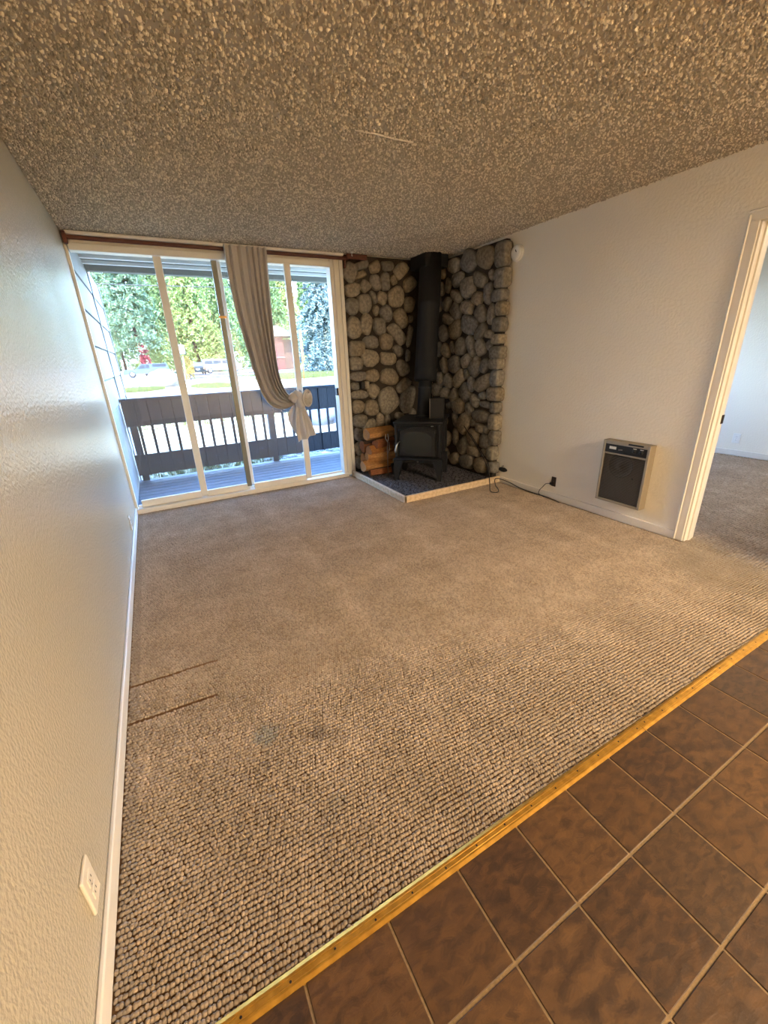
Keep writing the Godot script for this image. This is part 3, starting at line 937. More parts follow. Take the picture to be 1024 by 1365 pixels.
	put("ceiling_box", B.new().box(Vector3(3.43, 2.365, 0.25) - o, Vector3(0.31, 0.13, 0.31), 0.005).mesh(), M.black, p)
	# box on the stove top
	var k := thing("steel_box", "dark flat rectangular steel box standing on the stove top beside the pipe", "box", Vector3(3.168, 0.713, 0.789), "", -PI / 4)
	put("shell", B.new().box(Vector3(0, 0.115, 0), Vector3(0.155, 0.23, 0.06), 0.005).mesh(), M.heater_dark, k)
	put("rim", B.new().box(Vector3(0, 0.222, 0.002), Vector3(0.16, 0.012, 0.066), 0.003).mesh(), M.stove_edge, k)
	put("edge_strip", B.new().box(Vector3(-0.08, 0.115, 0.028), Vector3(0.006, 0.225, 0.006), 0.001).mesh(), M.dull_metal, k)


func split_log(l: float, r: float, sd: int) -> ArrayMesh:
	var g := RandomNumberGenerator.new()
	g.seed = sd * 31 + 5
	var poly := PackedVector2Array()
	# a wedge: two split faces and a rounded bark side
	poly.append(Vector2(-r * 0.15, -r * 0.75))
	for k in 6:
		var a := -0.9 + k * 0.42
		poly.append(Vector2(cos(a), sin(a)) * r * g.randf_range(0.92, 1.05))
	poly.append(Vector2(-r * 0.95, r * 0.55 * g.randf_range(0.7, 1.1)))
	poly.append(Vector2(-r * 0.9, -r * 0.15))
	return B.new().prism(poly, l, Transform3D(Basis(), Vector3(0, 0, -l * 0.5))).mesh()


func logs() -> void:
	# x, y, z, yaw, roll, length, radius, tone
	var L := [[2.67, 0.535, 0.31, 94, 12, 0.36, 0.08, 0], [2.71, 0.425, 0.34, 106, -38, 0.28, 0.062, 2], [2.66, 0.35, 0.33, 97, 28, 0.33, 0.064, 1], [2.69, 0.265, 0.335, 83, -15, 0.41, 0.068, 0], [2.61, 0.165, 0.325, 93, 8, 0.38, 0.075, 0], [2.68, 0.09, 0.37, 88, 50, 0.38, 0.046, 2], [2.66, 0.38, 0.2, 90, 80, 0.36, 0.075, 2], [2.68, 0.22, 0.2, 88, 30, 0.38, 0.08, 1]]
	var names := ["pale split log lying on top of the woodpile beside the stove", "reddish short log second from the top of the woodpile", "golden split log in the middle of the woodpile with a broken end", "pale split log third up from the hearth in the woodpile", "pale split log low in the woodpile jutting out towards the glass door", "dark red log at the bottom of the woodpile on the hearth", "reddish log in the back of the woodpile against the stone, upper", "golden log in the back of the woodpile against the stone, lower"]
	for i in L.size():
		var a: Array = L[i]
		var t := thing("firewood_log", names[i], "log", Vector3(a[0], a[1], a[2]), "firewood beside the stove")
		t.basis = Basis(Vector3.UP, deg_to_rad(a[3])) * Basis(Vector3(0, 0, 1), deg_to_rad(a[4]))
		put("wood", split_log(a[5], a[6], i), M["split_wood_%d" % a[7]], t)
		var bk := B.new()
		var poly := PackedVector2Array()
		for k in 6:
			var an := -0.9 + k * 0.42
			poly.append(Vector2(cos(an), sin(an)) * a[6] * 1.05)
		for k in 6:
			var an := -0.9 + (5 - k) * 0.42
			poly.append(Vector2(cos(an), sin(an)) * a[6] * 0.95)
		bk.prism(poly, a[5] * 0.97, Transform3D(Basis(), Vector3(0, 0, -a[5] * 0.485)))
		put("bark", bk.mesh(), M.bark, t)
	var t2 := thing("fire_tongs", "thin metal fire tongs standing upright in front of the woodpile", "fire tongs", Vector3(2.694, 0.046, 0.45))
	put("rod", B.new(true).tube([Vector3(0, 0.0, 0), Vector3(0, 0.3, 0.0), Vector3(0.008, 0.42, 0)], 0.006, 8).mesh(), M.dull_metal, t2)
	put("rod", B.new(true).tube([Vector3(0.0, 0.26, 0.006), Vector3(0.026, 0.32, 0.01), Vector3(0.02, 0.4, 0.01)], 0.006, 8).mesh(), M.dull_metal, t2)
	put("handle", B.new(true).tube([Vector3(0.008, 0.40, 0), Vector3(-0.018, 0.45, 0), Vector3(-0.014, 0.5, 0)], [0.005, 0.007, 0.004], 8).mesh(), M.bright_metal, t2)
	put("handle", B.new(true).tube([Vector3(0.008, 0.40, 0), Vector3(0.02, 0.45, 0), Vector3(0.012, 0.5, 0)], [0.005, 0.007, 0.004], 8).mesh(), M.bright_metal, t2)
	var k2 := thing("ash_bucket", "small black ash bucket between the woodpile and the stove leg", "bucket", Vector3(2.80, 0.046, 0.47))
	put("pail", B.new(true).lathe([Vector2(0, 0), Vector2(0.05, 0), Vector2(0.066, 0.12), Vector2(0.07, 0.122), Vector2(0.07, 0.128), Vector2(0.062, 0.126), Vector2(0.046, 0.01), Vector2(0, 0.01)], 20).mesh(), M.black, k2)
	put("bail", B.new(true).tube([Vector3(-0.068, 0.12, 0), Vector3(-0.06, 0.15, 0.02), Vector3(0, 0.165, 0.035), Vector3(0.06, 0.15, 0.02), Vector3(0.068, 0.12, 0)], 0.003, 6).mesh(), M.black, k2)


func spline(p: Array, t: float) -> Vector2:
	var n := p.size() - 1
	var f := clampf(t, 0.0, 1.0) * n
	var i := mini(int(f), n - 1)
	var u := f - i
	var a: Vector2 = p[maxi(i - 1, 0)]
	var b: Vector2 = p[i]
	var c: Vector2 = p[i + 1]
	var d: Vector2 = p[mini(i + 2, n)]
	return b.cubic_interpolate(c, a, d, u)


func curtain() -> void:
	var t := thing("curtain", "grey beige curtain swept aside and tied in a knot in front of the glass door", "curtain", Vector3(1.45, 2.38, 0.1))
	var o := t.position
	var lft := [Vector2(1.232, 2.405), Vector2(1.238, 2.1), Vector2(1.262, 1.8), Vector2(1.305, 1.52), Vector2(1.345, 1.27), Vector2(1.395, 1.07), Vector2(1.475, 0.945), Vector2(1.60, 0.905), Vector2(1.73, 0.95)]
	var rgt := [Vector2(1.628, 2.405), Vector2(1.615, 2.1), Vector2(1.605, 1.85), Vector2(1.598, 1.62), Vector2(1.596, 1.43), Vector2(1.605, 1.27), Vector2(1.635, 1.13), Vector2(1.68, 1.05), Vector2(1.755, 1.01)]
	var rows := []
	var tape := []
	var NU := 120
	for v in 61:
		var f := v / 60.0
		var a := spline(lft, f)
		var b := spline(rgt, f)
		var row := []
		for u in NU + 1:
			var s := u / float(NU)
			var ph := TAU * 6.5 * (s + 0.05 * sin(s * 7.0 + 1.0)) + 0.9 * sin(f * 3.0 + s * 4.0)
			var amp := lerpf(0.03, 0.05, clampf(f * 2.5, 0, 1)) * (1.0 - 0.45 * smoothstep(0.75, 1.0, f))
			var w := (1.0 - 2.0 * pow(absf(cos(ph * 0.5)), 1.6)) * 0.8 + 0.15 * sin(2.1 * ph + 1.3)
			var p := a.lerp(b, s + 0.018 * cos(ph))
			row.append(Vector3(p.x, p.y, 0.115 + amp * w + 0.03 * smoothstep(0.6, 1.0, f)) - o)
		rows.append(row)
		if v <= 3:
			var r2 := []
			for q in row:
				r2.append(q + Vector3(0, 0.004, 0.005))
			tape.append(r2)
	put("panel", B.new(true).sheet(rows, Vector3(0, 0, 1)).mesh(), M.curtain_cloth, t)
	put("header_tape", B.new(true).sheet(tape, Vector3(0, 0, 1)).mesh(), M.curtain_cloth, t)
	# knot: a wrap, a puffed ear on the right and a small ear on the left
	var b := B.new(true)
	for k in 5:
		var an := -1.1 + 0.55 * k
		b.blob(Vector3(1.835 + 0.028 * cos(an), 0.998 + 0.045 * sin(an), 0.165 + 0.012 * (k % 2)) - o, Vector3(0.05, 0.026, 0.05), Basis(Vector3(0, 0, 1), an), 18, 12, 0.16, 1.0 + k)
	b.blob(Vector3(1.715, 1.015, 0.17) - o, Vector3(0.052, 0.05, 0.045), Basis(Vector3(0, 0, 1), 0.6), 24, 16, 0.2, 2.6)
	put("knot", b.mesh(), M.curtain_cloth, t)
	var wrap := []
	for k in 9:
		var f := k / 8.0
		var row := []
		for u in 13:
			var s := u / 12.0
			var an := PI * (s * 1.5 - 0.25)
			row.append(Vector3(1.775 - 0.045 * cos(an) + 0.02 * (f - 0.5), lerpf(1.08, 0.905, f) + 0.012 * sin(an * 2.0), 0.165 + 0.065 * sin(an) * (1.0 + 0.2 * sin(f * 9.0))) - o)
		wrap.append(row)
	put("wrap", B.new(true).sheet(wrap, Vector3(0, 0, 1)).mesh(), M.curtain_cloth, t)
	var ring := []
	for k in 17:
		var an := TAU * k / 16.0
		ring.append(Vector3(1.86 + 0.055 * cos(an), 1.0 + 0.085 * sin(an), 0.2 - 0.03 * cos(an)) - o)
	put("hem_fold", B.new(true).tube(ring, 0.012, 8, false).mesh(), M.curtain_cloth, t)
	# hanging tail
	var tl := []
	for v in 25:
		var f := v / 24.0
		var row := []
		for u in 49:
			var s := u / 48.0
			var xl := lerpf(1.735, 1.705, f) - 0.02 * sin(f * PI)
			var xr := lerpf(1.80, 1.925, pow(f, 0.8))
			var yb := lerpf(0.535, 0.60, s)
			var w := sin(s * TAU * 2.2 + 0.6 + f) * lerpf(0.012, 0.03, f)
			row.append(Vector3(lerpf(xl, xr, s), lerpf(0.955, yb, f), 0.165 + w + 0.03 * sin(s * PI)) - o)
		tl.append(row)
	put("tail", B.new(true).sheet(tl, Vector3(0, 0, 1)).mesh(), M.curtain_cloth, t)
	var t2 := []
	for v in 9:
		var f := v / 8.0
		var row := []
		for u in 9:
			var s := u / 8.0
			row.append(Vector3(lerpf(lerpf(1.71, 1.635, minf(f * 1.8, 1.0)), lerpf(1.75, 1.72, f), s), lerpf(0.94, lerpf(0.78, 0.585, s), f), 0.13 + 0.02 * sin(s * 6.0 + f * 2.0)) - o)
		t2.append(row)
	put("tail", B.new(true).sheet(t2, Vector3(0, 0, 1)).mesh(), M.curtain_cloth, t)


func heater() -> void:
	# local: x along +z of the room (to the right), y up, z out of the wall (towards -x)
	var t := thing("wall_heater", "metal wall heater with a dark louvred front and two knobs, low on the white wall", "heater", Vector3(W, 0.16, 2.73))
	t.basis = Basis(Vector3(0, 0, 1), Vector3(0, 1, 0), Vector3(-1, 0, 0))
	var w := 0.385
	var h := 0.52
	var d := 0.075
	var b := B.new()
	b.box(Vector3(0, h * 0.5, d * 0.5 - 0.015), Vector3(w - 0.01, h - 0.01, d - 0.04), 0.0)
	put("housing", b.mesh(), M.heater_grille, t)
	b = B.new()
	for s in [-1.0, 1.0]:
		b.box(Vector3(s * (w * 0.5 - 0.003), h * 0.5, d * 0.5), Vector3(0.006, h, d), 0.002)
		b.box(Vector3(0, h * 0.5 + s * (h * 0.5 - 0.003), d * 0.5), Vector3(w - 0.012, 0.006, d), 0.002)
	put("side_panel", b.mesh(), M.heater_side, t)
	b = B.new()
	for s in [-1.0, 1.0]:
		b.box(Vector3(s * (w * 0.5 - 0.011), h * 0.5, d), Vector3(0.022, h, 0.008), 0.003)
	b.box(Vector3(0, h - 0.015, d), Vector3(w - 0.044, 0.03, 0.008), 0.003)
	b.box(Vector3(0, 0.011, d), Vector3(w - 0.044, 0.022, 0.008), 0.003)
	b.box(Vector3(0, h - 0.105, d), Vector3(w - 0.044, 0.014, 0.01), 0.003)
	put("front_frame", b.mesh(), M.heater_metal, t)
	put("vent_slot", B.new().box(Vector3(0.08, h - 0.012, d + 0.003), Vector3(0.12, 0.012, 0.004), 0.001).mesh(), M.black, t)
	put("control_panel", B.new().box(Vector3(0, h - 0.064, d - 0.002), Vector3(w - 0.044, 0.068, 0.006), 0.002).mesh(), M.heater_dark, t)
	put("label_plate", B.new().box(Vector3(-0.105, h - 0.058, d + 0.002), Vector3(0.058, 0.022, 0.003), 0.001).mesh(), M.white_plastic, t)
	put("emblem", B.new().box(Vector3(-0.04, h - 0.066, d + 0.002), Vector3(0.034, 0.007, 0.003), 0.001, Basis(Vector3(0, 0, 1), 0.12)).mesh(), M.dull_metal, t)
	for k in 2:
		var xf := Transform3D(Basis(Vector3(1, 0, 0), Vector3(0, 0, 1), Vector3(0, -1, 0)), Vector3(0.075 + 0.055 * k, h - 0.06, d))
		put("knob", B.new(true).lathe([Vector2(0.015, 0), Vector2(0.014, 0.012), Vector2(0.012, 0.015), Vector2(0, 0.016)], 18, xf).mesh(), M.stove_edge, t)
		put("dial_mark", B.new().box(Vector3(0.075 + 0.055 * k, h - 0.04, d + 0.002), Vector3(0.026, 0.004, 0.003)).mesh(), M.white_plastic, t)
	var cz := Transform3D(Basis(Vector3(1, 0, 0), Vector3(0, 0, 1), Vector3(0, -1, 0)), Vector3(-0.03, h - 0.2, 0.046))
	put("fan", B.new(true).lathe([Vector2(0, 0.012), Vector2(0.03, 0.01), Vector2(0.034, 0.0), Vector2(0.095, 0.0), Vector2(0.1, 0.012), Vector2(0.1, 0.0)], 28, cz).mesh(), M.heater_fan, t)
	b = B.new()
	var y := 0.03
	while y < h - 0.118:
		b.box(Vector3(0, y, d - 0.004), Vector3(w - 0.046, 0.003, 0.006), 0.0, Basis(Vector3(1, 0, 0), -0.5))
		y += 0.0085
	put("grille", b.mesh(), M.heater_grille, t, Transform3D(), true)
	put("screw", B.new(true).lathe([Vector2(0.006, 0), Vector2(0.005, 0.003), Vector2(0, 0.004)], 10, Transform3D(Basis(Vector3(1, 0, 0), Vector3(0, 0, 1), Vector3(0, -1, 0)), Vector3(0.095, 0.24, d))).mesh(), M.black, t)


func outlet(label: String, at: Vector3, bs: Basis, size: Vector2, plate: Material, thick := 0.007) -> Node3D:
	# local: x across, y up, z out of the wall
	var t := thing("wall_outlet", label, "outlet", at)
	t.basis = bs
	put("plate", B.new().box(Vector3(0, 0, thick * 0.5), Vector3(size.x, size.y, thick), 0.003).mesh(), plate, t)
	for s in [-1.0, 1.0]:
		var r := put("receptacle", B.new().box(Vector3(0, s * size.y * 0.18, thick), Vector3(size.x * 0.45, size.y * 0.24, 0.004), 0.0015).mesh(), plate, t)
		for q in [-1.0, 1.0]:
			put("slot", B.new().box(Vector3(q * 0.006, s * size.y * 0.18, thick + 0.0022), Vector3(0.002, 0.008, 0.001)).mesh(), M.slot, r)
	put("screw", B.new(true).lathe([Vector2(0.003, 0), Vector2(0, 0.0015)], 8, Transform3D(Basis(Vector3(1, 0, 0), Vector3(0, 0, 1), Vector3(0, -1, 0)), Vector3(0, 0, thick))).mesh(), M.dull_metal, t)
	return t


func small_fittings() -> void:
	var from_left := Basis(Vector3(0, 0, -1), Vector3(0, 1, 0), Vector3(1, 0, 0))
	var from_right := Basis(Vector3(0, 0, 1), Vector3(0, 1, 0), Vector3(-1, 0, 0))
	outlet("ivory outlet plate low on the glossy left wall near the brass bar", Vector3(0, 0.195, 3.715), from_left, Vector2(0.075, 0.125), M.ivory_plate, 0.009)
	outlet("small ivory outlet plate low on the left wall close to the glass door", Vector3(0, 0.165, 0.8), from_left, Vector2(0.072, 0.118), M.ivory_plate)
	outlet("dark brown outlet low on the white wall with a cord plugged in", Vector3(W, 0.175, 2.035), from_right, Vector2(0.052, 0.095), M.brown_plate)
	outlet("white outlet plate on the far wall seen through the doorway", Vector3(6.968, 0.222, 2.187), from_right, Vector2(0.085, 0.125), M.white_plastic)
	var out := Basis(Vector3(0, 0, 1), Vector3(-1, 0, 0), Vector3(0, -1, 0))
	var t := thing("smoke_detector", "round white smoke detector high on the wall next to the stone corner", "smoke detector", Vector3(W, 2.262, 1.342))
	t.basis = out
	put("base", B.new(true).lathe([Vector2(0.074, 0), Vector2(0.074, 0.012), Vector2(0.07, 0.016)], 32).mesh(), M.white_plastic, t)
	put("cover", B.new(true).lathe([Vector2(0.066, 0.012), Vector2(0.066, 0.024), Vector2(0.058, 0.036), Vector2(0.04, 0.041), Vector2(0, 0.042)], 32).mesh(), M.white_plastic, t)
	put("test_button", B.new().box(Vector3(0.012, 0.042, -0.012), Vector3(0.008, 0.004, 0.026), 0.001, Basis(Vector3.UP, 0.6)).mesh(), M.slot, t)
	t = thing("cable_puck", "small black oval cable junction on the wall base beside the stone corner", "cable junction", Vector3(W, 0.15, 1.345))
	t.basis = out
	put("body", B.new(true).lathe([Vector2(0.05, 0.0), Vector2(0.05, 0.015), Vector2(0.034, 0.028), Vector2(0, 0.032)], 20, Transform3D(Basis.from_scale(Vector3(1.25, 1, 0.5)), Vector3())).mesh(), M.black, t)
	put("stub", B.new(true).lathe([Vector2(0.009, 0), Vector2(0.009, 0.02), Vector2(0, 0.022)], 12, Transform3D(Basis(), Vector3(0.0, 0.0, -0.038))).mesh(), M.dull_metal, t)
	t = thing("ceiling_hook", "tiny white hook on the ceiling edge above the left column of stones", "hook", Vector3(2.53, H - 0.004, 0.12))
	put("plate", B.new().box(Vector3(0, -0.006, 0), Vector3(0.022, 0.012, 0.022), 0.002).mesh(), M.white_plastic, t)
	put("stem", B.new(true).tube([Vector3(0, -0.012, 0), Vector3(0, -0.032, 0), Vector3(0.006, -0.038, 0)], 0.005, 8).mesh(), M.white_plastic, t)


func smooth_path(p: Array, per := 6) -> Array:
	var c := Curve3D.new()
	for i in p.size():
		var a: Vector3 = p[maxi(i - 1, 0)]
		var b: Vector3 = p[mini(i + 1, p.size() - 1)]
		c.add_point(p[i], (a - b) / 6.0, (b - a) / 6.0)
	var r := []
	for i in p.size() - 1:
		for k in per:
			r.append(c.sample(i, k / float(per)))
	r.append(p[p.size() - 1])
	return r


func cords() -> void:
	var a := [Vector3(3.51, 0.6, 0.85), Vector3(3.515, 0.45, 1.02), Vector3(3.515, 0.3, 1.18), Vector3(3.515, 0.16, 1.29), Vector3(3.5, 0.078, 1.33), Vector3(3.42, 0.03, 1.43), Vector3(3.36, 0.012, 1.5), Vector3(3.325, 0.009, 1.56), Vector3(3.36, 0.009, 1.605), Vector3(3.425, 0.012, 1.56), Vector3(3.48, 0.035, 1.45), Vector3(3.56, 0.075, 1.375), Vector3(3.64, 0.045, 1.48), Vector3(3.66, 0.012, 1.62), Vector3(3.65, 0.009, 1.78), Vector3(3.655, 0.009, 1.95), Vector3(3.64, 0.009, 2.1), Vector3(3.625, 0.009, 2.17)]
	var t := thing("cable", "black cable looping over the hearth edge and along the right baseboard", "cable", a[0])
	var p := smooth_path(a)
	for i in p.size():
		p[i] -= a[0]
	put("sheath", B.new(true).tube(p, 0.0048, 8).mesh(), M.cable_black, t)
	var b := [Vector3(W - 0.03, 0.155, 2.02), Vector3(3.64, 0.15, 1.985), Vector3(3.645, 0.1, 1.94), Vector3(3.66, 0.06, 1.9), Vector3(3.66, 0.02, 1.89), Vector3(3.65, 0.009, 1.94), Vector3(3.645, 0.009, 2.03)]
	t = thing("cable", "thin dark cord hanging from the brown outlet down to the carpet", "cable", b[0])
	p = smooth_path(b)
	for i in p.size():
		p[i] -= b[0]
	put("sheath", B.new(true).tube(p, 0.0032, 8).mesh(), M.cable_black, t)
	put("plug", B.new().box(Vector3(0.012, 0.0, 0.0), Vector3(0.03, 0.024, 0.022), 0.004).mesh(), M.cable_black, t)
	var c := [Vector3(3.525, 0.52, 0.95), Vector3(3.52, 0.36, 1.14), Vector3(3.525, 0.2, 1.29), Vector3(3.5, 0.06, 1.26), Vector3(3.44, 0.05, 1.2)]
	t = thing("cable", "second black cable lying against the right stones above the hearth corner", "cable", c[0])
	p = smooth_path(c)
	for i in p.size():
		p[i] -= c[0]
	put("sheath", B.new(true).tube(p, 0.004, 8).mesh(), M.cable_black, t)


func balcony() -> void:
	var dk := structure("floor_balcony")
	for i in 11:
		var z := -0.16 - i * 0.142
		put("plank", B.new().box(Vector3(3.2, -0.07, z), Vector3(6.6, 0.036, 0.134), 0.005).mesh(), M.deck_wood, dk)
	put("joists", B.new().box(Vector3(3.2, -0.2, -0.85), Vector3(6.6, 0.2, 1.2)).mesh(), M.beam_paint, dk)
	# side partition with lap siding
	var sd := structure("wall_balcony_side")
	put("core", B.new().box(Vector3(-0.11, 1.05, -1.75), Vector3(0.18, 3.0, 3.3)).mesh(), M.beam_paint, sd)
	for k in 9:
		var y := -0.30 + k * 0.315
		put("siding_board", B.new().box(Vector3(-0.012, y + 0.155, -0.98), Vector3(0.02, 0.302, 1.72), 0.003, Basis(Vector3(0, 0, 1), 0.03)).mesh(), M.siding_paint, sd)
		put("siding_board", B.new().box(Vector3(-0.012, y + 0.155, -2.68), Vector3(0.02, 0.302, 1.38), 0.003, Basis(Vector3(0, 0, 1), 0.03)).mesh(), M.siding_paint, sd)
	put("corner_board", B.new().box(Vector3(-0.008, 1.05, -1.92), Vector3(0.034, 2.9, 0.09), 0.004).mesh(), M.siding_paint, sd)
	put("corner_board", B.new().box(Vector3(-0.008, 1.05, -3.39), Vector3(0.04, 2.9, 0.05), 0.004).mesh(), M.dark_frame, sd)
	put("corner_board", B.new().box(Vector3(-0.006, 1.15, -0.1), Vector3(0.03, 2.6, 0.06), 0.004).mesh(), M.siding_paint, sd)
	# underside of the balcony above, and its edge beam
	var sf := structure("ceiling_balcony")
	put("soffit", B.new().box(Vector3(1.9, 2.62, -0.9), Vector3(4.2, 0.16, 1.75)).mesh(), M.soffit_paint, sf)
	for z in [-0.75, -1.05, -1.35, -1.65]:
		put("batten", B.new().box(Vector3(1.9, 2.525, z), Vector3(4.2, 0.04, 0.05), 0.003).mesh(), M.batten_paint, sf)
	put("edge_beam", B.new().box(Vector3(1.9, 2.505, -1.86), Vector3(4.2, 0.085, 0.1), 0.006).mesh(), M.beam_paint, sf)
	put("edge_beam", B.new().box(Vector3(1.9, 2.71, -1.78), Vector3(4.2, 0.34, 0.06)).mesh(), M.beam_paint, sf)
	# railing
	var t := thing("balcony_railing", "dark grey board railing with two solid bands and open balusters across the balcony", "railing", Vector3(3.0, -0.05, -1.6))
	var o := -t.position
	put("cap", B.new().box(o + Vector3(3.0, 1.0, -1.6), Vector3(6.1, 0.036, 0.13), 0.006).mesh(), M.rail_paint, t)
	for x in [0.085, 1.86, 3.62, 5.4]:
		put("post", B.new().box(o + Vector3(x, 0.4, -1.625), Vector3(0.085, 1.2, 0.085), 0.005).mesh(), M.rail_paint, t)
	var x := 0.08
	var k := 0
	while x < 5.95:
		var g := 0.012 * (k % 2)
		put("upper_board", B.new().box(o + Vector3(x, 0.826, -1.565 - g), Vector3(0.139, 0.315, 0.022), 0.004).mesh(), M.rail_paint, t)
		put("lower_board", B.new().box(o + Vector3(x, 0.165, -1.565 - g), Vector3(0.139, 0.275, 0.022), 0.004).mesh(), M.rail_paint, t)
		put("baluster", B.new().box(o + Vector3(x + 0.0725, 0.5, -1.595), Vector3(0.034, 0.96, 0.03), 0.003).mesh(), M.rail_paint, t)
		x += 0.145
		k += 1
	put("rail", B.new().box(o + Vector3(3.0, 0.95, -1.62), Vector3(5.9, 0.06, 0.03), 0.004).mesh(), M.rail_paint, t)
	put("rail", B.new().box(o + Vector3(3.0, 0.1, -1.62), Vector3(5.9, 0.06, 0.03), 0.004).mesh(), M.rail_paint, t)


func gy(z: float) -> float:
	return -0.36 + clampf((-z - 2.0) / 58.0, 0.0, 1.0) * 0.36 + maxf(0.0, -z - 62.0) * 0.012


# a crown of needle tufts as one mesh
func crown(h: float, r: float, base: float, n: int, size: float, sd: int, droop: float, shape: float) -> ArrayMesh:
	var g := RandomNumberGenerator.new()
	g.seed = sd * 71 + 3
	var st := SurfaceTool.new()
	st.begin(Mesh.PRIMITIVE_TRIANGLES)
	st.set_smooth_group(-1)
	var boughs := []
	for i in n / (90 if sd == 9 else 30):
		var f := pow(g.randf(), 0.8)
		var y := base + (h - base) * f
		var rr := r * pow(1.0 - f, shape) + 0.25
		boughs.append([y, g.randf() * TAU, rr * g.randf_range(0.55, 1.05)])
	for i in n:
		var bo: Array = boughs[i % boughs.size()]
		var s := pow(g.randf(), 0.55)
		var an: float = bo[1] + g.randf_range(-0.22, 0.22) * (1.3 - s)
		var rad: float = bo[2] * s
		var p := Vector3(cos(an) * rad, bo[0] - droop * rad * rad / maxf(r, 0.1) + g.randf_range(-0.3, 0.3) * (0.4 + 0.5 * s), sin(an) * rad)
		var a := Vector3(g.randfn(), g.randfn(), g.randfn()).normalized() * size * g.randf_range(0.5, 1.2)
		var b := Vector3(g.randfn(), g.randfn(), g.randfn()).normalized() * size * g.randf_range(0.25, 0.6)
		st.add_vertex(p - a * 0.6 - b * 0.5)
		st.add_vertex(p + a)
		st.add_vertex(p - a * 0.5 + b)
	st.generate_normals()
	return st.commit()


func tree(label: String, at: Vector2, h: float, r: float, lean: float, tone: int, cm: ArrayMesh, group := "trees across the road") -> void:
	var t := thing("conifer_tree", label, "tree", Vector3(at.x, gy(at.y) - 0.1, at.y), group)
	put("trunk", B.new(true).tube([Vector3(lean, 0, 0), Vector3(lean * 0.3, h * 0.3, 0), Vector3(0, h * 0.6, 0), Vector3(0, h * 0.95, 0)], [0.034 * h * 0.5, 0.028 * h * 0.5, 0.018 * h * 0.5, 0.01], 10).mesh(), M.pine_bark, t)
	var br := B.new(true)
	for k in 14:
		var f := 0.25 + 0.05 * k
		var an := k * 2.4
		var e := Vector3(cos(an), 0.12, sin(an)) * r * (1.05 - f) * 0.9
		br.tube([Vector3(0, h * f, 0), Vector3(0, h * f, 0) + e * 0.6 + Vector3(0, 0.1, 0), Vector3(0, h * f, 0) + e], [0.09, 0.05, 0.015], 5)
	put("branches", br.mesh(), M.pine_bark, t)
	put("foliage", cm, M["needles_%d" % tone], t, Transform3D(Basis(Vector3.UP, at.x * 1.7).scaled(Vector3(r / 4.5, h / 18.0, r / 4.5)), Vector3()), true)


func rock(called: String, label: String, at: Vector3, r: Vector3, mt: Material, sd: float, cat := "boulder") -> void:
	var t := thing(called, label, cat, at)
	put("stone", B.new(true).blob(Vector3(0, r.y * 0.55, 0), r, Basis(Vector3.UP, sd), 22, 16, 0.16, sd, 0.85).mesh(), mt, t)


func wheel(t: Node3D, at: Vector3, r: float) -> void:
	var xf := Transform3D(Basis(Vector3(1, 0, 0), Vector3(0, 0, 1), Vector3(0, -1, 0)), at)
	var w := put("wheel", B.new(true).lathe([Vector2(0, -0.1), Vector2(r * 0.9, -0.11), Vector2(r, -0.07), Vector2(r, 0.07), Vector2(r * 0.9, 0.11), Vector2(0, 0.1)], 20, xf).mesh(), M.tyre, t)
	put("hub", B.new(true).lathe([Vector2(r * 0.6, 0.1), Vector2(r * 0.55, 0.125), Vector2(0, 0.12)], 16, xf).mesh(), M.bright_metal, w)


# side view profile (x along the car, y up) pulled across its width, with glass let in on the sides
func vehicle(called: String, label: String, at: Vector3, turn: float, body: PackedVector2Array, cabin: PackedVector2Array, panes: Array, width: float, wheels: Array, r: float, paint: Material, group := "") -> Node3D:
	var t := thing(called, label, "vehicle", at, group, turn)
	put("body", B.new().prism(body, width, Transform3D(Basis(), Vector3(0, 0, -width * 0.5))).mesh(), paint, t)
	put("cabin", B.new().prism(cabin, width * 0.86, Transform3D(Basis(), Vector3(0, 0, -width * 0.43))).mesh(), paint, t)
	for p in panes:
		put("side_window", B.new().prism(PackedVector2Array(p), width * 0.88, Transform3D(Basis(), Vector3(0, 0, -width * 0.44))).mesh(), M.car_glass, t)
	for x in wheels:
		for s in [-1.0, 1.0]:
			wheel(t, Vector3(x, r, s * (width * 0.5 - 0.07)), r)
	return t


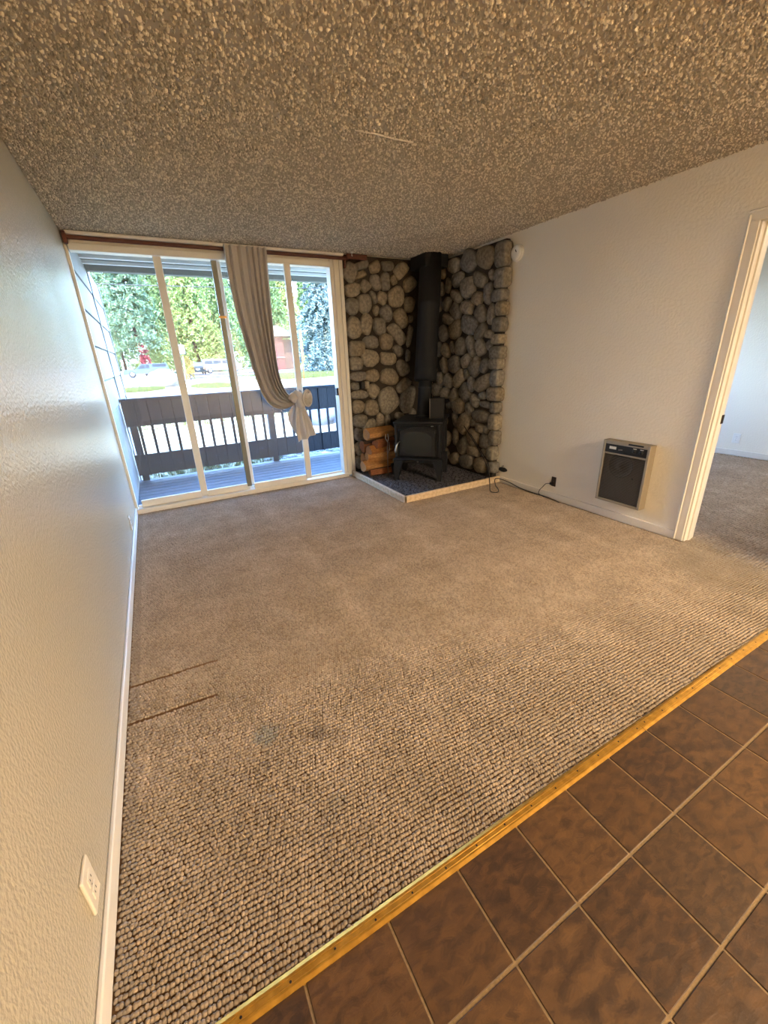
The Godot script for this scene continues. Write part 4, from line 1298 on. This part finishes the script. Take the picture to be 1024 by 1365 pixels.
func outdoors() -> void:
	var gd := structure("ground")
	var rows := []
	var zs := [-1.2, -3.0, -6.0, -12.0, -20.0, -30.0, -36.5, -37.5, -62.0, -66.0, -85.0, -110.0, -160.0, -320.0]
	var nz := FastNoiseLite.new()
	nz.seed = 9
	nz.frequency = 0.08
	for z in zs:
		var row := []
		for i in 61:
			var x := -120.0 + i * 5.0
			row.append(Vector3(x, gy(z) + (0.25 * nz.get_noise_2d(x, z) if z < -4.0 and z > -34.0 else 0.0), z))
		rows.append(row)
	var b := B.new(true).sheet(rows, Vector3.UP)
	put("soil", b.mesh(), M.ground, gd)
	put("soil_under_house", B.new().box(Vector3(2, -0.6, 10), Vector3(40, 0.4, 22.6)).mesh(), M.ground, gd)
	# road with kerbs
	b = B.new(true).sheet([[Vector3(-110, gy(-40) + 0.05, -40), Vector3(110, gy(-40) + 0.05, -40)], [Vector3(-110, gy(-62) + 0.06, -64), Vector3(110, gy(-62) + 0.06, -64)]], Vector3.UP)
	put("road", b.mesh(), M.asphalt, gd)
	put("kerb", B.new().box(Vector3(30, gy(-46) + 0.06, -46.0), Vector3(52, 0.16, 0.25)).mesh(), M.kerb, gd)
	put("kerb", B.new().box(Vector3(30, gy(-56) + 0.08, -56.0), Vector3(52, 0.16, 0.25)).mesh(), M.kerb, gd)
	# grass: blades where the photograph shows green
	var tf := []
	var blade := B.new()
	for k in 3:
		var a := k * 2.1
		blade.tri(Vector3(cos(a) * 0.3 - 0.12, 0, sin(a) * 0.3), Vector3(cos(a) * 0.3 + 0.12, 0, sin(a) * 0.3), Vector3(cos(a) * 0.5, 1, sin(a) * 0.5 + 0.1), Vector3(0.1, 0.2, 1))
	var spots := [[0.8, -2.9, 1.6, 0.8, 2600, 0.09], [4.5, -29.5, 1.5, 3.4, 6000, 0.16], [-0.6, -30.5, 1.9, 2.4, 5000, 0.16], [15.0, -36.0, 6.0, 3.0, 7000, 0.2], [1.5, -9.0, 4.5, 3.5, 5000, 0.10], [18.0, -44.0, 9.0, 4.5, 9000, 0.2], [4.2, -14.0, 3.0, 3.0, 3000, 0.1]]
	for s in spots:
		for i in s[4]:
			var q := Vector2.from_angle(rng.randf() * TAU) * sqrt(rng.randf())
			var p := Vector3(s[0] + q.x * s[2], 0, s[1] + q.y * s[3])
			p.y = gy(p.z) - 0.02
			var h: float = s[5] * rng.randf_range(0.5, 1.4)
			tf.append(Transform3D(Basis(Vector3.UP, rng.randf() * TAU) * Basis.from_scale(Vector3(h * 0.5, h, h * 0.5)), p))
	many("grass", blade.mesh(), M.grass, tf, gd)
	# gravel beside the deck
	tf = []
	for i in 900:
		var p := Vector3(rng.randf_range(2.0, 6.0), 0, rng.randf_range(-2.1, -4.2))
		p.y = gy(p.z)
		var r := rng.randf_range(0.03, 0.11)
		tf.append(Transform3D(Basis(Vector3.UP, rng.randf() * TAU) * Basis.from_scale(Vector3(r, r * 0.6, r * 0.8)), p))
	many("gravel", dome_mesh(), M.boulder, tf, gd)

	rock("boulder", "smaller pale boulder on the grass at far left, below the parked pickup", Vector3(-0.70, gy(-33) - 0.05, -33), Vector3(0.46, 0.33, 0.4), M.boulder, 1.3)
	rock("boulder", "big whitish boulder on the grass left of the first door stile", Vector3(1.40, gy(-33) - 0.1, -33.4), Vector3(1.12, 0.86, 0.8), M.boulder, 2.9)
	rock("boulder", "blue grey rock seen between the balusters at the right end of the railing", Vector3(4.35, gy(-6.2) - 0.05, -6.2), Vector3(0.46, 0.38, 0.4), M.blue_rock, 4.1)
	rock("boulder", "small orange brown rock behind the railing next to the door jamb", Vector3(4.72, gy(-5.6) - 0.02, -5.6), Vector3(0.2, 0.22, 0.2), M.orange_rock, 5.2)
	rock("boulder", "flat pale stone on the ground just beyond the deck edge", Vector3(2.25, gy(-3.4) - 0.03, -3.4), Vector3(0.3, 0.12, 0.2), M.boulder, 6.6)

	# parked pickup with a canopy, side on
	var pu := vehicle("pickup_truck", "light blue grey pickup truck with a canopy parked across the road", Vector3(0.35, gy(-60) + 0.04, -61.5), 0.0,
		PackedVector2Array([Vector2(-2.72, 0.42), Vector2(2.7, 0.45), Vector2(2.72, 1.0), Vector2(-1.1, 1.02), Vector2(-2.55, 0.98), Vector2(-2.74, 0.8)]),
		PackedVector2Array([Vector2(-1.25, 1.0), Vector2(-0.62, 1.62), Vector2(0.5, 1.66), Vector2(0.62, 1.66), Vector2(2.5, 1.7), Vector2(2.66, 1.0)]),
		[[Vector2(-1.0, 1.08), Vector2(-0.55, 1.54), Vector2(-0.1, 1.56), Vector2(-0.1, 1.08)], [Vector2(-0.02, 1.08), Vector2(-0.02, 1.56), Vector2(0.42, 1.58), Vector2(0.42, 1.08)], [Vector2(0.75, 1.25), Vector2(0.75, 1.6), Vector2(2.4, 1.62), Vector2(2.46, 1.25)]], 1.85, [-1.75, 1.65], 0.4, M.car_silver)
	put("bumper", B.new().box(Vector3(-2.75, 0.52, 0), Vector3(0.12, 0.2, 1.8), 0.04).mesh(), M.bright_metal, pu)
	put("head_lamp", B.new().box(Vector3(-2.66, 0.82, 0.7), Vector3(0.14, 0.14, 0.36), 0.03).mesh(), M.white_plastic, pu)
	# dark car seen from behind
	var su := vehicle("parked_car", "dark green car seen from behind across the road", Vector3(6.45, gy(-60) + 0.06, -60.5), PI / 2,
		PackedVector2Array([Vector2(-2.2, 0.35), Vector2(2.2, 0.35), Vector2(2.25, 0.9), Vector2(-2.25, 0.95)]),
		PackedVector2Array([Vector2(-2.15, 0.93), Vector2(-1.85, 1.6), Vector2(0.6, 1.62), Vector2(1.2, 0.92)]),
		[[Vector2(-1.6, 1.0), Vector2(-1.5, 1.5), Vector2(-0.4, 1.52), Vector2(-0.4, 1.0)], [Vector2(-0.3, 1.0), Vector2(-0.3, 1.52), Vector2(0.55, 1.52), Vector2(0.95, 1.0)]], 1.9, [-1.4, 1.4], 0.36, M.car_dark)
	put("rear_window", B.new().box(Vector3(-2.03, 1.26, 0), Vector3(0.04, 0.5, 1.45), 0.01, Basis(Vector3(0, 0, 1), -0.42)).mesh(), M.car_glass, su)
	for s in [-1.0, 1.0]:
		put("tail_lamp", B.new().box(Vector3(-2.24, 0.82, s * 0.78), Vector3(0.06, 0.26, 0.2), 0.02).mesh(), M.orange_rock, su)
	put("number_plate", B.new().box(Vector3(-2.26, 0.72, 0), Vector3(0.03, 0.16, 0.42), 0.01).mesh(), M.white_plastic, su)
	# long white van
	vehicle("parked_van", "long white van with a dark window band parked across the road", Vector3(10.4, gy(-64) + 0.04, -64.5), 0.0,
		PackedVector2Array([Vector2(-2.7, 0.4), Vector2(2.8, 0.4), Vector2(2.85, 1.2), Vector2(-2.75, 1.2)]),
		PackedVector2Array([Vector2(-2.7, 1.18), Vector2(-2.6, 1.98), Vector2(1.9, 1.98), Vector2(2.5, 1.18)]),
		[[Vector2(-2.4, 1.3), Vector2(-2.36, 1.75), Vector2(-1.3, 1.75), Vector2(-1.3, 1.3)], [Vector2(-1.2, 1.3), Vector2(-1.2, 1.75), Vector2(-0.1, 1.75), Vector2(-0.1, 1.3)], [Vector2(0, 1.3), Vector2(0, 1.75), Vector2(1.0, 1.75), Vector2(1.0, 1.3)], [Vector2(1.1, 1.3), Vector2(1.1, 1.75), Vector2(1.7, 1.75), Vector2(2.1, 1.3)]], 2.0, [-1.8, 1.8], 0.38, M.car_white)

	# pole lamp with a white head and climbing yellow leaves
	var t := thing("post_lamp", "white square lantern on a yellow post by the road right of the first door stile", "post lamp", Vector3(3.72, gy(-43), -43))
	put("post", B.new(true).tube([Vector3(), Vector3(0.05, 2.4, 0)], 0.09, 10).mesh(), M.yellow_paint, t)
	put("lantern", B.new().box(Vector3(0.05, 2.85, 0), Vector3(0.62, 0.75, 0.62), 0.05).mesh(), M.car_white, t)
	put("lantern_cap", B.new().lathe([Vector2(0.46, 3.2), Vector2(0.4, 3.28), Vector2(0, 3.42)], 4, Transform3D(Basis(Vector3.UP, PI / 4), Vector3(0.05, 0, 0))).mesh(), M.car_white, t)
	t = thing("yellow_shrub", "small shrub with yellow leaves around the post of the lantern", "shrub", Vector3(4.15, gy(-43.5), -43.5))
	put("stem", B.new(true).tube([Vector3(), Vector3(0.05, 1.2, 0)], 0.04, 6).mesh(), M.pine_bark, t)
	put("foliage", crown(2.1, 0.6, 0.2, 900, 0.16, 30, 0.0, 0.6), M.yellow_leaves, t, Transform3D(), true)
	t = thing("red_shrub", "tall red leaved shrub behind the roof of the pickup", "shrub", Vector3(0.5, gy(-66), -66))
	put("stem", B.new(true).tube([Vector3(), Vector3(0.0, 2.4, 0)], 0.06, 6).mesh(), M.pine_bark, t)
	put("foliage", crown(4.2, 0.8, 0.4, 1600, 0.22, 31, 0.0, 0.5), M.red_leaves, t, Transform3D(), true)
	# orange snow stake
	t = thing("marker_stake", "tall orange marker stake at the roadside in front of the blue spruce", "stake", Vector3(9.8, gy(-24), -24))
	put("pole", B.new(true).tube([Vector3(), Vector3(0.05, 3.1, 0)], 0.035, 8).mesh(), M.orange_paint, t)
	put("flag", B.new().box(Vector3(0.06, 2.55, 0), Vector3(0.16, 1.9, 0.03), 0.01).mesh(), M.orange_paint, t)
	# red house
	t = thing("red_cabin", "red and brown wooden house among the trees beyond the road", "house", Vector3(19.2, gy(-66), -68))
	put("front_wall", B.new().box(Vector3(-0.9, 2.6, 0), Vector3(4.2, 5.2, 6), 0.02).mesh(), M.red_wall, t)
	put("side_wall", B.new().box(Vector3(2.2, 2.3, -0.6), Vector3(2.0, 4.6, 5), 0.02).mesh(), M.brown_wall, t)
	put("roof", B.new().prism(PackedVector2Array([Vector2(-3.8, 5.0), Vector2(3.8, 5.0), Vector2(0.2, 6.6)]), 7.4, Transform3D(Basis(), Vector3(0, 0, -3.7))).mesh(), M.grey_roof, t)
	var wf := put("window_frame", B.new().box(Vector3(-1.75, 3.5, 3.0), Vector3(1.1, 2.0, 0.1), 0.02).mesh(), M.white_plastic, t)
	put("pane", B.new().box(Vector3(-1.75, 3.5, 3.05), Vector3(0.8, 1.7, 0.04)).mesh(), M.car_glass, wf)
	put("porch", B.new().box(Vector3(-0.9, 1.9, 3.1), Vector3(4.2, 0.12, 0.3)).mesh(), M.car_white, t)
	# overhead wires
	for k in 2:
		var w := thing("overhead_wire", ["upper overhead wire crossing the sky between the trees", "lower overhead wire crossing the sky between the trees"][k], "wire", Vector3(0, 7.25 - 0.22 * k, -30 - 4.0 * k))
		var pts := []
		for i in 17:
			var u := i / 8.0 - 1.0
			pts.append(Vector3(u * 40.0, 1.2 * u * u * (1.0 + 0.2 * k), u * 1.5))
		put("wire", B.new(true).tube(pts, 0.03, 6).mesh(), M.cable_black, w)

	# trees: unit crowns, stretched per tree
	var cr := []
	for k in 3:
		cr.append(crown(18.0, 4.5, [4.0, 1.6, 2.6][k], 20000, 0.34, 3 + k, [0.3, 0.9, 0.5][k], [0.45, 0.8, 0.6][k]))
	var list := [
		["tall blue green pine with a dark leaning trunk behind the parked pickup", -0.2, -68.0, 19.0, 4.6, 0.6, 0, 0],
		["yellow green pine left of the leaning trunk, at the far left of the glass", -6.2, -72.0, 15.0, 3.8, 0.2, 1, 2],
		["dense light green conifer filling the middle glass panel", 8.2, -74.0, 21.0, 5.2, 0.0, 1, 1],
		["green conifer between the leaning trunk and the first door stile", 3.6, -76.0, 20.0, 4.4, 0.1, 2, 1],
		["tall green conifer just left of the curtain top", 13.5, -77.0, 20.0, 4.6, 0.0, 2, 1],
		["yellowish conifer behind the curtain edge above the red house", 18.6, -80.0, 17.0, 4.2, 0.0, 3, 2],
		["short yellow green young conifer behind the rear of the pickup", 3.0, -70.0, 8.0, 2.8, 0.0, 3, 2],
		["short bushy conifer behind the white van", 11.0, -72.0, 7.5, 3.0, 0.0, 1, 2],
		["green pine standing right of the red house next to the spruce", 24.5, -82.0, 16.0, 4.2, 0.0, 2, 1],
		["dark distant pine behind the pickup at far left", -3.0, -88.0, 14.0, 4.4, 0.0, 0, 0],
		["hazy distant conifer at the back behind the middle panel", 10.5, -98.0, 20.0, 5.0, 0.0, 0, 1],
		["far pine behind the lantern, between the nearer conifers", 5.5, -96.0, 16.0, 4.6, 0.0, 3, 0],
		["distant conifer behind the red house roof", 24.0, -104.0, 18.0, 5.0, 0.0, 0, 1],
		["distant green conifer at the far left edge of the view", -9.5, -92.0, 13.0, 4.4, 0.0, 2, 2],
		["far conifer to the right behind the blue spruce", 34.0, -92.0, 20.0, 5.0, 0.0, 2, 1],
		["bushy yellow green conifer just behind the red house on its right", 27.5, -86.0, 20.0, 5.6, 0.0, 3, 1],
		["green conifer just behind the red house on its left", 22.3, -86.0, 19.0, 5.0, 0.0, 2, 1],
		["back row conifer between the leaning trunk and the far left edge", -5.0, -112.0, 22.0, 6.0, 0.0, 0, 1],
		["back row conifer straight behind the red shrub", 2.0, -112.0, 24.0, 6.0, 0.0, 2, 1],
		["back row conifer behind the dark green car", 8.5, -116.0, 23.0, 6.0, 0.0, 0, 2],
		["back row conifer behind the long white van", 15.5, -114.0, 24.0, 6.5, 0.0, 2, 1],
		["back row conifer left of the red house", 21.5, -118.0, 24.0, 6.5, 0.0, 0, 2],
		["back row conifer right of the red house", 31.0, -116.0, 23.0, 6.5, 0.0, 2, 1],
		["back row conifer at the right edge behind the spruce", 42.0, -110.0, 24.0, 7.0, 0.0, 0, 1],
	]
	for a in list:
		tree(a[0], Vector2(a[1], a[2]), a[3], a[4], a[5], a[6], cr[a[7]])
	tree("large blue spruce with silvery drooping boughs in the right glass panel", Vector2(20.4, -47.0), 15.5, 5.0, 0.0, 4, crown(18.0, 4.5, 0.4, 48000, 0.3, 9, 1.6, 0.75), "")
